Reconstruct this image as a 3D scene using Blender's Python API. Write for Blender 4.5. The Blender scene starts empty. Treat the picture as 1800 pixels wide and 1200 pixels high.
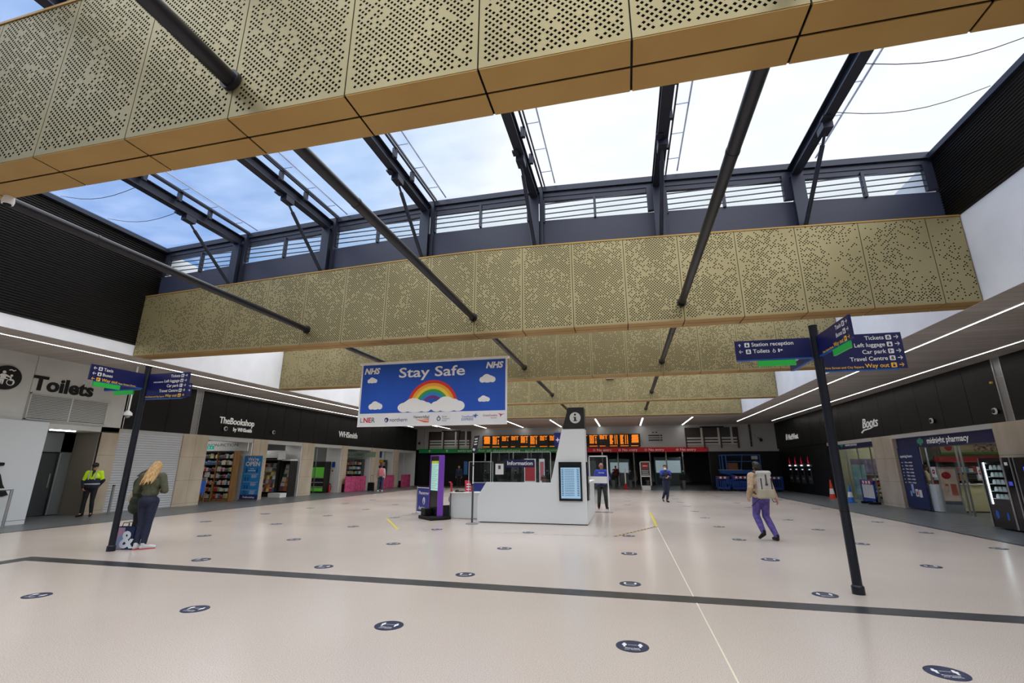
import bpy, bmesh, math, random
from mathutils import Vector, Matrix, Euler
random.seed(7)
R = math.radians; PI = math.pi
S = bpy.context.scene; COL = S.collection
# ------------------------------------------------------------------ camera
cam = bpy.data.cameras.new('camera'); camo = bpy.data.objects.new('camera', cam); COL.objects.link(camo)
cam.sensor_width = 36.0; cam.lens = 818 / 1800 * 36; cam.clip_end = 300; cam.clip_start = 0.05
CAMH = 1.6
_yaw, _pit, _rol = R(13.349), R(15.065), R(0.112)
_f = Vector((-math.sin(_yaw) * math.cos(_pit), math.cos(_yaw) * math.cos(_pit), math.sin(_pit)))
_r = Vector((math.cos(_yaw), math.sin(_yaw), 0)); _u = _r.cross(_f)
_r2 = _r * math.cos(_rol) + _u * math.sin(_rol); _u2 = _u * math.cos(_rol) - _r * math.sin(_rol)
_m = Matrix((_r2, _u2, -_f)).transposed().to_4x4(); _m.translation = Vector((0, 0, CAMH))
camo.matrix_world = _m
S.camera = camo
# ------------------------------------------------------------------ colour management
S.view_settings.view_transform = 'Standard'; S.view_settings.look = 'None'
S.view_settings.exposure = 0.0; S.view_settings.gamma = 1.0; S.view_settings.use_curve_mapping = False
try:
    S.cycles.max_bounces = 7; S.cycles.transparent_max_bounces = 12; S.cycles.sample_clamp_indirect = 6
except Exception: pass

def lin(c):
    if isinstance(c, str):
        c = c.lstrip('#'); c = [int(c[i:i + 2], 16) / 255 for i in (0, 2, 4)]
        return tuple(x / 12.92 if x <= .04045 else ((x + .055) / 1.055) ** 2.4 for x in c)
    return tuple(c)
# ------------------------------------------------------------------ sky and sun
W = bpy.data.worlds.new('world'); S.world = W; W.use_nodes = True
nt = W.node_tree; nt.nodes.clear()
N = nt.nodes.new; Lk = nt.links.new
out = N('ShaderNodeOutputWorld'); bg = N('ShaderNodeBackground'); Lk(bg.outputs[0], out.inputs[0])
tc = N('ShaderNodeTexCoord'); sep = N('ShaderNodeSeparateXYZ'); Lk(tc.outputs['Generated'], sep.inputs[0])
noi = N('ShaderNodeTexNoise'); noi.inputs['Scale'].default_value = 2.6; noi.inputs['Detail'].default_value = 5
Lk(tc.outputs['Generated'], noi.inputs['Vector'])
mx = N('ShaderNodeMath'); mx.operation = 'MULTIPLY_ADD'; Lk(noi.outputs[0], mx.inputs[0]); mx.inputs[1].default_value = .55
Lk(sep.outputs[0], mx.inputs[2])
mr = N('ShaderNodeMapRange'); Lk(mx.outputs[0], mr.inputs[0])
mr.inputs[1].default_value = -.46; mr.inputs[2].default_value = .08
ramp = N('ShaderNodeValToRGB'); Lk(mr.outputs[0], ramp.inputs[0])
ramp.color_ramp.elements[0].color = (.22, .40, .80, 1); ramp.color_ramp.elements[1].color = (.98, 1.0, 1.03, 1)
ramp.color_ramp.elements.new(.45).color = (.44, .62, .92, 1)
Lk(ramp.outputs[0], bg.inputs[0]); bg.inputs[1].default_value = 1.0
sun = bpy.data.lights.new('sun', 'SUN'); sun.energy = 4.4; sun.angle = R(120); sun.color = (1, .99, .97)
suno = bpy.data.objects.new('sun', sun); COL.objects.link(suno); suno.rotation_euler = (R(14), R(10), 0)

# ------------------------------------------------------------------ materials
MC = {}
def mat(name, col=(.5, .5, .5), rough=.5, metal=0., emis=None, es=1., spec=.5, alpha=1., coat=0., trans=0.):
    if name in MC: return MC[name]
    m = bpy.data.materials.new(name); m.use_nodes = True; MC[name] = m
    b = m.node_tree.nodes['Principled BSDF']
    c = lin(col); b.inputs['Base Color'].default_value = (*c, 1); b.inputs['Roughness'].default_value = rough
    b.inputs['Metallic'].default_value = metal; b.inputs['Specular IOR Level'].default_value = spec
    b.inputs['Alpha'].default_value = alpha; b.inputs['Coat Weight'].default_value = coat
    b.inputs['Transmission Weight'].default_value = trans
    if emis is not None:
        b.inputs['Emission Color'].default_value = (*lin(emis), 1); b.inputs['Emission Strength'].default_value = es
    m.diffuse_color = (*c, 1)
    return m
def nmat(name, col, rough=.5, metal=0.):
    m = mat(name, col, rough, metal); return m, m.node_tree, m.node_tree.nodes['Principled BSDF']
def noisy(name, c1, c2, scale, rough=.5, metal=0., detail=3, stretch=(1, 1, 1), lo=.35, hi=.65, bump=0):
    """procedural two-tone surface"""
    m, t, b = nmat(name, c1, rough, metal)
    n = t.nodes.new; l = t.links.new
    tc = n('ShaderNodeTexCoord'); mp = n('ShaderNodeMapping'); l(tc.outputs['Object'], mp.inputs[0]); mp.inputs['Scale'].default_value = stretch
    no = n('ShaderNodeTexNoise'); no.inputs['Scale'].default_value = scale; no.inputs['Detail'].default_value = detail; l(mp.outputs[0], no.inputs['Vector'])
    r = n('ShaderNodeValToRGB'); r.color_ramp.elements[0].position = lo; r.color_ramp.elements[1].position = hi
    r.color_ramp.elements[0].color = (*lin(c1), 1); r.color_ramp.elements[1].color = (*lin(c2), 1)
    l(no.outputs[0], r.inputs[0]); l(r.outputs[0], b.inputs['Base Color'])
    if bump:
        bu = n('ShaderNodeBump'); bu.inputs['Strength'].default_value = bump; bu.inputs['Distance'].default_value = .01
        l(no.outputs[0], bu.inputs['Height']); l(bu.outputs[0], b.inputs['Normal'])
    return m

# ------------------------------------------------------------------ mesh builder
_TXT = {}
def text_geo(s, bold=0., shear=0., space=1.):
    k = (s, bold, shear, space)
    if k in _TXT: return _TXT[k]
    c = bpy.data.curves.new('t', 'FONT'); c.body = s; c.size = 1.; c.offset = bold; c.shear = shear; c.space_character = space
    c.resolution_u = 3; c.align_x = 'LEFT'
    o = bpy.data.objects.new('t', c); COL.objects.link(o)
    dg = bpy.context.evaluated_depsgraph_get()
    me = o.evaluated_get(dg).to_mesh()
    vs = [v.co.copy() for v in me.vertices]; fs = [tuple(p.vertices) for p in me.polygons]
    o.evaluated_get(dg).to_mesh_clear(); bpy.data.objects.remove(o); bpy.data.curves.remove(c)
    _TXT[k] = (vs, fs); return _TXT[k]

class MB:
    def __init__(s): s.v = []; s.f = []; s.M = None
    def add(s, vs, fs):
        o = len(s.v)
        s.v += [tuple(s.M @ Vector(v)) for v in vs] if s.M is not None else [tuple(v) for v in vs]
        s.f += [tuple(i + o for i in f) for f in fs]; return s
    def box(s, x0, x1, y0, y1, z0, z1):
        vs = [(x0, y0, z0), (x1, y0, z0), (x1, y1, z0), (x0, y1, z0), (x0, y0, z1), (x1, y0, z1), (x1, y1, z1), (x0, y1, z1)]
        return s.add(vs, [(0, 3, 2, 1), (4, 5, 6, 7), (0, 1, 5, 4), (1, 2, 6, 5), (2, 3, 7, 6), (3, 0, 4, 7)])
    def cbox(s, c, d): return s.box(c[0] - d[0] / 2, c[0] + d[0] / 2, c[1] - d[1] / 2, c[1] + d[1] / 2, c[2] - d[2] / 2, c[2] + d[2] / 2)
    def rbox(s, x0, x1, y0, y1, z0, z1, r=.02, seg=2):
        """box with rounded vertical-face outline in xz (front seen) extruded in y"""
        pts = rrect(x0, x1, z0, z1, r, seg); return s.prism(pts, y0, y1)
    def prism(s, pts, y0, y1):
        """polygon in the xz plane extruded from y0 (front) to y1"""
        n = len(pts)
        a = sum(pts[i][0] * pts[(i + 1) % n][1] - pts[(i + 1) % n][0] * pts[i][1] for i in range(n))
        if a < 0: pts = pts[::-1]
        vs = [(p[0], y0, p[1]) for p in pts] + [(p[0], y1, p[1]) for p in pts]
        return s.add(vs, [tuple(range(n)), tuple(range(2 * n - 1, n - 1, -1))] + [(i, n + i, n + (i + 1) % n, (i + 1) % n) for i in range(n)])
    def prismz(s, pts, z0, z1):
        n = len(pts)
        a = sum(pts[i][0] * pts[(i + 1) % n][1] - pts[(i + 1) % n][0] * pts[i][1] for i in range(n))
        if a < 0: pts = pts[::-1]
        vs = [(p[0], p[1], z0) for p in pts] + [(p[0], p[1], z1) for p in pts]
        return s.add(vs, [tuple(range(n - 1, -1, -1)), tuple(range(n, 2 * n))] + [(i, (i + 1) % n, n + (i + 1) % n, n + i) for i in range(n)])
    def cyl(s, p0, p1, r0, r1=None, n=16):
        r1 = r0 if r1 is None else r1
        p0 = Vector(p0); p1 = Vector(p1); d = (p1 - p0).normalized()
        a = Vector((0, 0, 1)) if abs(d.z) < .9 else Vector((1, 0, 0)); u = d.cross(a).normalized(); w = d.cross(u)
        vs = []
        for p, r in ((p0, r0), (p1, r1)):
            for i in range(n):
                t = 2 * PI * i / n; vs.append(p + u * (r * math.cos(t)) + w * (r * math.sin(t)))
        fs = [(i, (i + 1) % n, n + (i + 1) % n, n + i) for i in range(n)]
        fs += [tuple(range(n - 1, -1, -1)), tuple(range(n, 2 * n))]
        return s.add(vs, fs)
    def tube(s, pts, r, n=8):
        for a, b in zip(pts[:-1], pts[1:]): s.cyl(a, b, r, r, n)
        return s
    def lathe(s, prof, c=(0, 0), n=24):
        """profile of (radius, z)"""
        vs = []; fs = []; k = len(prof)
        for r, z in prof:
            for i in range(n):
                t = 2 * PI * i / n; vs.append((c[0] + r * math.cos(t), c[1] + r * math.sin(t), z))
        for j in range(k - 1):
            for i in range(n): fs.append((j * n + i, j * n + (i + 1) % n, (j + 1) * n + (i + 1) % n, (j + 1) * n + i))
        fs.append(tuple(range(n - 1, -1, -1))); fs.append(tuple(range((k - 1) * n, k * n)))
        return s.add(vs, fs)
    def ell(s, c, r, n=12, m=8, rot=None):
        vs = []; fs = []
        for j in range(m + 1):
            ph = PI * j / m
            for i in range(n):
                t = 2 * PI * i / n
                p = Vector((r[0] * math.sin(ph) * math.cos(t), r[1] * math.sin(ph) * math.sin(t), r[2] * math.cos(ph)))
                if rot: p = rot @ p
                vs.append(Vector(c) + p)
        for j in range(m):
            for i in range(n): fs.append((j * n + i, (j + 1) * n + i, (j + 1) * n + (i + 1) % n, j * n + (i + 1) % n))
        return s.add(vs, fs)
    def text(s, t, x, z, size, y=0., bold=.01, align='l', shear=0., space=1., width=None, ax=None, M=None):
        vs, fs = text_geo(t, bold, shear, space)
        if not vs: return s
        w = max(v.x for v in vs); mn = min(v.x for v in vs)
        sx = size
        if width: sx = width / (w - mn)
        off = {'l': -mn, 'c': -(w + mn) / 2, 'r': -w}[align] * sx
        if M is None: return s.add([(x + off + v.x * sx, y, z + v.y * size) for v in vs], fs)
        return s.add([M @ Vector((x + off + v.x * sx, z + v.y * size, 0)) for v in vs], fs)
    def disc(s, x, z, r, y=0., n=24, rx=None, a0=0, a1=2 * PI):
        rx = rx or r
        full = abs(a1 - a0 - 2 * PI) < 1e-6
        pts = [(x + rx * math.cos(a0 + (a1 - a0) * i / n), y, z + r * math.sin(a0 + (a1 - a0) * i / n)) for i in range(n if full else n + 1)]
        return s.add(pts, [tuple(range(len(pts)))])
    def ring(s, x, z, r0, r1, y=0., n=32, a0=0, a1=2 * PI):
        vs = []
        for i in range(n + 1):
            t = a0 + (a1 - a0) * i / n
            vs += [(x + r0 * math.cos(t), y, z + r0 * math.sin(t)), (x + r1 * math.cos(t), y, z + r1 * math.sin(t))]
        return s.add(vs, [(2 * i, 2 * i + 1, 2 * i + 3, 2 * i + 2) for i in range(n)])
    def poly(s, pts, y=0.): return s.add([(p[0], y, p[1]) for p in pts], [tuple(range(len(pts)))])
    def rect(s, x0, x1, z0, z1, y=0.): return s.poly([(x0, z0), (x1, z0), (x1, z1), (x0, z1)], y)
    def mesh(s, name):
        me = bpy.data.meshes.new(name); me.from_pydata(s.v, [], s.f); me.update(); return me
    def build(s, name, m, parent=None, loc=None, rz=0., smooth=False, bevel=0., label=None):
        me = s.mesh(name); me.materials.append(m)
        if smooth:
            for p in me.polygons: p.use_smooth = True
            try: me.set_sharp_from_angle(angle=R(40))
            except Exception: pass
        o = bpy.data.objects.new(name, me); COL.objects.link(o)
        if parent is not None: o.parent = parent
        if loc is not None: o.location = loc
        if rz: o.rotation_euler = (0, 0, rz)
        if bevel:
            b = o.modifiers.new('b', 'BEVEL'); b.width = bevel; b.segments = 2; b.limit_method = 'ANGLE'
        if label: o['label'] = label
        return o
def rrect(x0, x1, z0, z1, r, seg=3):
    p = []
    for cx, cz, a in ((x1 - r, z1 - r, 0), (x0 + r, z1 - r, 90), (x0 + r, z0 + r, 180), (x1 - r, z0 + r, 270)):
        for i in range(seg + 1):
            t = R(a + 90 * i / seg); p.append((cx + r * math.cos(t), cz + r * math.sin(t)))
    return p
def tag(o, label, cat, group=None, kind=None):
    o['label'] = label; o['category'] = cat
    if group: o['group'] = group
    if kind: o['kind'] = kind
    return o
def thing(name, label, cat, loc=(0, 0, 0), rz=0., group=None):
    o = bpy.data.objects.new(name, None); COL.objects.link(o); o.location = loc; o.rotation_euler = (0, 0, rz)
    o.empty_display_size = .1
    return tag(o, label, cat, group)
def struct(name, mb, m, parent=None, **k):
    o = mb.build(name, m, parent, **k)
    if parent is None: o['kind'] = 'structure'
    return o
def sroot(name, loc=(0, 0, 0), rz=0.):
    o = bpy.data.objects.new(name, None); COL.objects.link(o); o.location = loc; o.rotation_euler = (0, 0, rz); o['kind'] = 'structure'; return o
def kids(o): return list(o.children)
def dup(o, loc=None, rz=None, label=None, parent=None):
    c = o.copy(); COL.objects.link(c)
    if parent is not None: c.parent = parent
    if loc is not None: c.location = loc
    if rz is not None: c.rotation_euler = (0, 0, rz)
    if label: c['label'] = label
    for ch in kids(o): dup(ch, parent=c)
    return c
LEFT, RIGHT = R(90), R(-90)        # local front (-y) faces the aisle from the left / right wall
XL, XR = -17.9, 11.0               # shopfront planes
YB = 39.0                          # far wall
ZS = 4.8                           # low soffit height
XA, XB = -14.25, 7.1               # atrium sides
XC = -3.5
def side(wall, Y, Z=0., off=0.):
    """world point on a side wall: Y along the hall"""
    return (XL + off, Y, Z) if wall == 'L' else (XR - off, Y, Z)
# ================================================================== materials for the building
def m_floor():
    m, t, b = nmat('terrazzo', '#c4b9b0', .3)
    n = t.nodes.new; l = t.links.new
    tc = n('ShaderNodeTexCoord')
    n1 = n('ShaderNodeTexNoise'); n1.inputs['Scale'].default_value = 130; n1.inputs['Detail'].default_value = 3; l(tc.outputs['Object'], n1.inputs['Vector'])
    n2 = n('ShaderNodeTexNoise'); n2.inputs['Scale'].default_value = .35; n2.inputs['Detail'].default_value = 3; l(tc.outputs['Object'], n2.inputs['Vector'])
    r = n('ShaderNodeValToRGB'); e = r.color_ramp.elements
    e[0].position = .30; e[0].color = (*lin('#a89c92'), 1); e[1].position = .66; e[1].color = (*lin('#d9cfc8'), 1)
    x = e.new(.46); x.color = (*lin('#c5bab1'), 1)
    l(n1.outputs[0], r.inputs[0])
    mx = n('ShaderNodeMix'); mx.data_type = 'RGBA'; mx.blend_type = 'MULTIPLY'; mx.inputs[0].default_value = 1
    r2 = n('ShaderNodeValToRGB'); r2.color_ramp.elements[0].color = (.90, .88, .86, 1); r2.color_ramp.elements[1].color = (1, .98, .97, 1)
    l(n2.outputs[0], r2.inputs[0]); l(r.outputs[0], mx.inputs[6]); l(r2.outputs[0], mx.inputs[7]); l(mx.outputs[2], b.inputs['Base Color'])
    r3 = n('ShaderNodeMapRange'); r3.inputs[3].default_value = .16; r3.inputs[4].default_value = .30; l(n2.outputs[0], r3.inputs[0]); l(r3.outputs[0], b.inputs['Roughness'])
    return m
M_FLOOR = m_floor()
M_SLATE = noisy('slate_tile', '#56585a', '#6d7172', 3, .35)
M_LINE = noisy('black_granite', '#26262a', '#33343a', 8, .3)
def m_soffit():
    m, t, b = nmat('plank_soffit', '#a8a19a', .55)
    n = t.nodes.new; l = t.links.new
    tc = n('ShaderNodeTexCoord'); sp = n('ShaderNodeSeparateXYZ'); l(tc.outputs['Object'], sp.inputs[0])
    md = n('ShaderNodeMath'); md.operation = 'FRACT'; dv = n('ShaderNodeMath'); dv.operation = 'DIVIDE'; dv.inputs[1].default_value = .3
    l(sp.outputs[1], dv.inputs[0]); l(dv.outputs[0], md.inputs[0])
    lt = n('ShaderNodeMath'); lt.operation = 'LESS_THAN'; lt.inputs[1].default_value = .06; l(md.outputs[0], lt.inputs[0])
    fl = n('ShaderNodeMath'); fl.operation = 'FLOOR'; l(dv.outputs[0], fl.inputs[0])
    wn = n('ShaderNodeTexWhiteNoise'); wn.noise_dimensions = '1D'; l(fl.outputs[0], wn.inputs['W'])
    r = n('ShaderNodeValToRGB'); r.color_ramp.elements[0].color = (*lin('#a39b93'), 1); r.color_ramp.elements[1].color = (*lin('#b4ada6'), 1); l(wn.outputs[0], r.inputs[0])
    mx = n('ShaderNodeMix'); mx.data_type = 'RGBA'; l(lt.outputs[0], mx.inputs[0]); l(r.outputs[0], mx.inputs[6]); mx.inputs[7].default_value = (*lin('#857e78'), 1)
    l(mx.outputs[2], b.inputs['Base Color']); return m
M_SOFFIT = m_soffit()
M_WHITE = noisy('white_plaster', '#e4e7ee', '#eceef4', 1.5, .6)
M_GREYW = mat('grey_wall', '#a9a9a8', .6)
M_BLACKF = noisy('black_fascia', '#0b0c0c', '#111212', 2.0, .45)
MC['black_fascia'].node_tree.nodes['Principled BSDF'].inputs['Specular IOR Level'].default_value = .3
M_BLACK = mat('black_matt', '#0a0b0c', .55, spec=.35)
M_LOUVRE = mat('black_louvre', '#101012', .42, .2)
M_STONE = noisy('limestone', '#b4a690', '#c8bca8', 1.8, .5, stretch=(1, 1, .35))
M_PANEL = noisy('white_panel', '#b9bab6', '#c6c7c3', .8, .35)
M_WPANEL = mat('gloss_white_panel', '#cfd4d8', .25)
M_STEELB = mat('blue_black_steel', '#2b3040', .42, .3)
M_STEELN = mat('navy_panel', '#2a2f45', .5)
M_TUBE = mat('dark_tube', '#26262b', .35, .4)
M_LED = mat('led_white', '#ffffff', .5, emis=(1, .99, .96), es=13)
M_CHROME = mat('brushed_steel', '#b8babd', .3, .9)
M_ALU = mat('aluminium', '#9a9b9c', .4, .7)
M_WH = mat('white', '#e8e8e8', .5)
M_NAVY = mat('navy_sign', '#151a52', .35)
M_SIGNB = mat('sign_edge_blue', '#1b56a0', .35)
M_GREEN = mat('sign_green', '#2bb84a', .45)
M_YEL = mat('sign_yellow', '#fac23c', .45)
M_GLASS = None
def m_glass(name, tint, tr=.86, rough=.02, col2=(.9, .95, 1)):
    m = bpy.data.materials.new(name); m.use_nodes = True; t = m.node_tree; t.nodes.clear(); n = t.nodes.new; l = t.links.new
    o = n('ShaderNodeOutputMaterial'); a = n('ShaderNodeBsdfTransparent'); a.inputs[0].default_value = (*tint, 1)
    g = n('ShaderNodeBsdfGlossy'); g.inputs['Roughness'].default_value = rough; g.inputs[0].default_value = (*col2, 1)
    mx = n('ShaderNodeMixShader'); fr = n('ShaderNodeFresnel'); fr.inputs[0].default_value = 1.45
    ge = n('ShaderNodeNewGeometry'); sb = n('ShaderNodeMath'); sb.operation = 'SUBTRACT'; sb.inputs[0].default_value = 1; l(ge.outputs['Backfacing'], sb.inputs[1])
    mu = n('ShaderNodeMath'); mu.operation = 'MULTIPLY'; l(fr.outputs[0], mu.inputs[0]); l(sb.outputs[0], mu.inputs[1])
    l(mu.outputs[0], mx.inputs[0]); l(a.outputs[0], mx.inputs[1]); l(g.outputs[0], mx.inputs[2]); l(mx.outputs[0], o.inputs[0]); return m
M_GLASS = m_glass('clear_glass', (.86, .9, .9))
def m_foil():
    m = bpy.data.materials.new('roof_foil'); m.use_nodes = True; t = m.node_tree; t.nodes.clear(); n = t.nodes.new; l = t.links.new
    o = n('ShaderNodeOutputMaterial'); a = n('ShaderNodeBsdfTransparent'); a.inputs[0].default_value = (.93, .95, .97, 1)
    g = n('ShaderNodeBsdfTranslucent'); g.inputs[0].default_value = (.9, .93, .97, 1)
    mx = n('ShaderNodeMixShader'); no = n('ShaderNodeTexNoise'); no.inputs['Scale'].default_value = 1.2; no.inputs['Detail'].default_value = 4
    tc = n('ShaderNodeTexCoord'); mp = n('ShaderNodeMapping'); mp.inputs['Scale'].default_value = (.5, .9, 1); l(tc.outputs['Object'], mp.inputs[0]); l(mp.outputs[0], no.inputs['Vector'])
    mr = n('ShaderNodeMapRange'); mr.inputs[1].default_value = .35; mr.inputs[2].default_value = .75; mr.inputs[3].default_value = .04; mr.inputs[4].default_value = .15
    l(no.outputs[0], mr.inputs[0]); l(mr.outputs[0], mx.inputs[0]); l(a.outputs[0], mx.inputs[1]); l(g.outputs[0], mx.inputs[2]); l(mx.outputs[0], o.inputs[0]); return m
M_FOIL = m_foil()
def m_perf():
    m, t, b = nmat('perforated_gold', '#a8925a', .42, .75)
    n = t.nodes.new; l = t.links.new
    def math_(op, a, c=None, d=None):
        x = n('ShaderNodeMath'); x.operation = op
        for i, v in enumerate((a, c, d)):
            if v is None: continue
            if isinstance(v, (int, float)): x.inputs[i].default_value = v
            else: l(v, x.inputs[i])
        return x.outputs[0]
    tc = n('ShaderNodeTexCoord'); sp = n('ShaderNodeSeparateXYZ'); l(tc.outputs['Object'], sp.inputs[0])
    X, Yc, Z = sp.outputs
    p = 1.245 / 19 / 2
    u = math_('DIVIDE', math_('ADD', X, Z), 2 * p); v = math_('DIVIDE', math_('SUBTRACT', X, Z), 2 * p)
    fu, fv = math_('FLOOR', u), math_('FLOOR', v)
    cu, cv = math_('ABSOLUTE', math_('SUBTRACT', math_('FRACT', u), .5)), math_('ABSOLUTE', math_('SUBTRACT', math_('FRACT', v), .5))
    inside = math_('LESS_THAN', math_('MAXIMUM', cu, cv), .27)
    cb = n('ShaderNodeCombineXYZ'); l(fu, cb.inputs[0]); l(fv, cb.inputs[1])
    geo = n('ShaderNodeObjectInfo'); l(math_('MULTIPLY', math_('FLOOR', Yc), 0.0), cb.inputs[2])
    wn = n('ShaderNodeTexWhiteNoise'); wn.noise_dimensions = '2D'; l(cb.outputs[0], wn.inputs['Vector'])
    # cell centre position for smooth density
    cx = math_('MULTIPLY', math_('ADD', math_('ADD', fu, fv), 1.), p)
    cz = math_('MULTIPLY', math_('SUBTRACT', fu, fv), p)
    cc = n('ShaderNodeCombineXYZ'); l(cx, cc.inputs[0]); l(cz, cc.inputs[1])
    no = n('ShaderNodeTexNoise'); no.inputs['Scale'].default_value = 1.9; no.inputs['Detail'].default_value = 2; l(cc.outputs[0], no.inputs['Vector'])
    ed = math_('DIVIDE', math_('ABSOLUTE', cx), 10.7)          # 0 centre .. 1 end
    mr = n('ShaderNodeMapRange'); l(ed, mr.inputs[0]); mr.inputs[1].default_value = .30; mr.inputs[2].default_value = 1.0; mr.inputs[3].default_value = .86; mr.inputs[4].default_value = .14
    # towards the bottom the pattern is denser near the ends
    zb = n('ShaderNodeMapRange'); l(cz, zb.inputs[0]); zb.inputs[1].default_value = .1; zb.inputs[2].default_value = .9; zb.inputs[3].default_value = .30; zb.inputs[4].default_value = .0
    dens = math_('ADD', math_('ADD', mr.outputs[0], math_('MULTIPLY', zb.outputs[0], ed)), math_('MULTIPLY', math_('SUBTRACT', no.outputs[0], .5), 1.5))
    dens = math_('MINIMUM', dens, .95)
    on = math_('LESS_THAN', wn.outputs[0], dens)
    # margins of each panel
    fx = math_('FRACT', math_('DIVIDE', math_('ADD', cx, 100 * 1.245), 1.245)); mg = math_('MULTIPLY', math_('GREATER_THAN', fx, .035), math_('LESS_THAN', fx, .965))
    mz = math_('GREATER_THAN', cz, .055)
    hole = math_('MULTIPLY', math_('MULTIPLY', inside, on), math_('MULTIPLY', mg, mz))
    n2 = n('ShaderNodeTexNoise'); n2.inputs['Scale'].default_value = .9; l(tc.outputs['Object'], n2.inputs['Vector'])
    g = n('ShaderNodeValToRGB'); g.color_ramp.elements[0].color = (*lin('#8c805c'), 1); g.color_ramp.elements[1].color = (*lin('#a09570'), 1); l(n2.outputs[0], g.inputs[0])
    mx = n('ShaderNodeMix'); mx.data_type = 'RGBA'; l(hole, mx.inputs[0]); l(g.outputs[0], mx.inputs[6]); mx.inputs[7].default_value = (.006, .006, .005, 1)
    l(mx.outputs[2], b.inputs['Base Color'])
    l(math_('MULTIPLY', math_('SUBTRACT', 1., hole), .55), b.inputs['Metallic'])
    l(math_('MULTIPLY_ADD', hole, .5, .45), b.inputs['Roughness'])
    l(math_('MULTIPLY_ADD', hole, -.5, .5), b.inputs['Specular IOR Level'])
    return m
M_PERF = m_perf()
M_GOLD = noisy('gold_sheet', '#a4824a', '#ac8b50', 1.2, .48, .5)

# ================================================================== floor
mb = MB().box(-15.05, 8.1, -9, 36.2, -.1, 0); struct('floor', mb, M_FLOOR)
for a, b in ((-25, -15.05), (8.1, 18)): struct('floor', MB().box(a, b, -9, 36.2, -.1, 0), M_SLATE)
struct('floor', MB().box(-25, 18, 36.2, YB + 20, -.1, 0), noisy('dark_floor', '#4a4c4e', '#5c5f60', 3, .3))
struct('trim_1', MB().box(-15.12, -15.0, -9, 36.2, -.02, .004), M_LINE)
struct('trim_1', MB().box(8.05, 8.17, -9, 36.2, -.02, .004), M_LINE)
struct('trim_2', MB().box(-10.65, 8.05, 6.66, 6.96, -.02, .003), M_LINE)
struct('trim_2', MB().box(-10.65, -10.33, -9, 6.66, -.02, .003), M_LINE)
struct('trim_3', MB().box(.735, .75, -9, 14.3, -.02, .002), mat('brass_joint', '#e6ddc8', .4))
for y in range(-8, 36, 4):
    if y != 8: pass
# ================================================================== low soffits
sf = MB()
sf.box(-18.3, XA - .01, -9, YB, ZS, ZS + .25); sf.box(XB + .01, 11.6, -9, YB, ZS, ZS + .25)
sf.box(XA, XB, 31.9, YB, ZS, ZS + .25)
struct('ceiling', sf, M_SOFFIT)
struct('ceiling', MB().box(-25, -18.3, -9, YB, 3.1, 3.3), M_WH); struct('ceiling', MB().box(11.6, 18, -9, YB, 3.1, 3.3), M_WH)
# atrium side walls (white upstands)
sw = MB().box(XA - .009, XA, -9, 31.9, ZS, ZS + .25).box(XA - .25, XA, -9, 11.1, ZS + .25, 5.12).box(XA - .25, XA, 11.1, 31.9, ZS + .25, 8.36)
struct('wall_left', sw, M_WHITE)
struct('wall_right', MB().box(XB, XB + .009, -9, 31.9, ZS, ZS + .25).box(XB, XB + .25, -9, 11.1, ZS + .25, 6.7).box(XB, XB + .25, 11.1, 31.9, ZS + .25, 8.36), M_WHITE)
struct('wall_back', MB().box(XA, XB, 31.9, 32.1, ZS + .25, 8.36), M_WHITE)
struct('wall_front', MB().box(-25, 18, -9.2, -9, 0, 9.2), M_GREYW)
# ribbed black cladding over the upstands
def ribbed(x, sgn, z0, z1, y0, y1):
    m_ = MB(); p = .066; n = int((z1 - z0) / p)
    for i in range(n):
        a = z0 + i * p
        vs = [(x, y0, a), (x + sgn * .035, y0, a + p * .5), (x + sgn * .035, y0, a + p * .62), (x, y0, a + p * .66), (x, y0, a + p)]
        vs2 = [(v[0], y1, v[2]) for v in vs]; k = len(vs)
        m_.add(vs + vs2, [(j, j + 1, k + j + 1, k + j) for j in range(k - 1)])
    m_.box(x - sgn * .25, x - sgn * .02, y0, y1, z0, z1); return m_
struct('wall_left', ribbed(XA, 1, 5.12, 8.36, -9, 11.1), M_LOUVRE)
struct('wall_right', ribbed(XB, -1, 6.7, 8.36, -9, 11.1), M_LOUVRE)

struct('trim_7', MB().box(XA - .25, XA + .16, -9, 11.1, 8.30, 8.42).box(XB - .10, XB + .25, -9, 11.1, 8.30, 8.42), M_STEELB)
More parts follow.
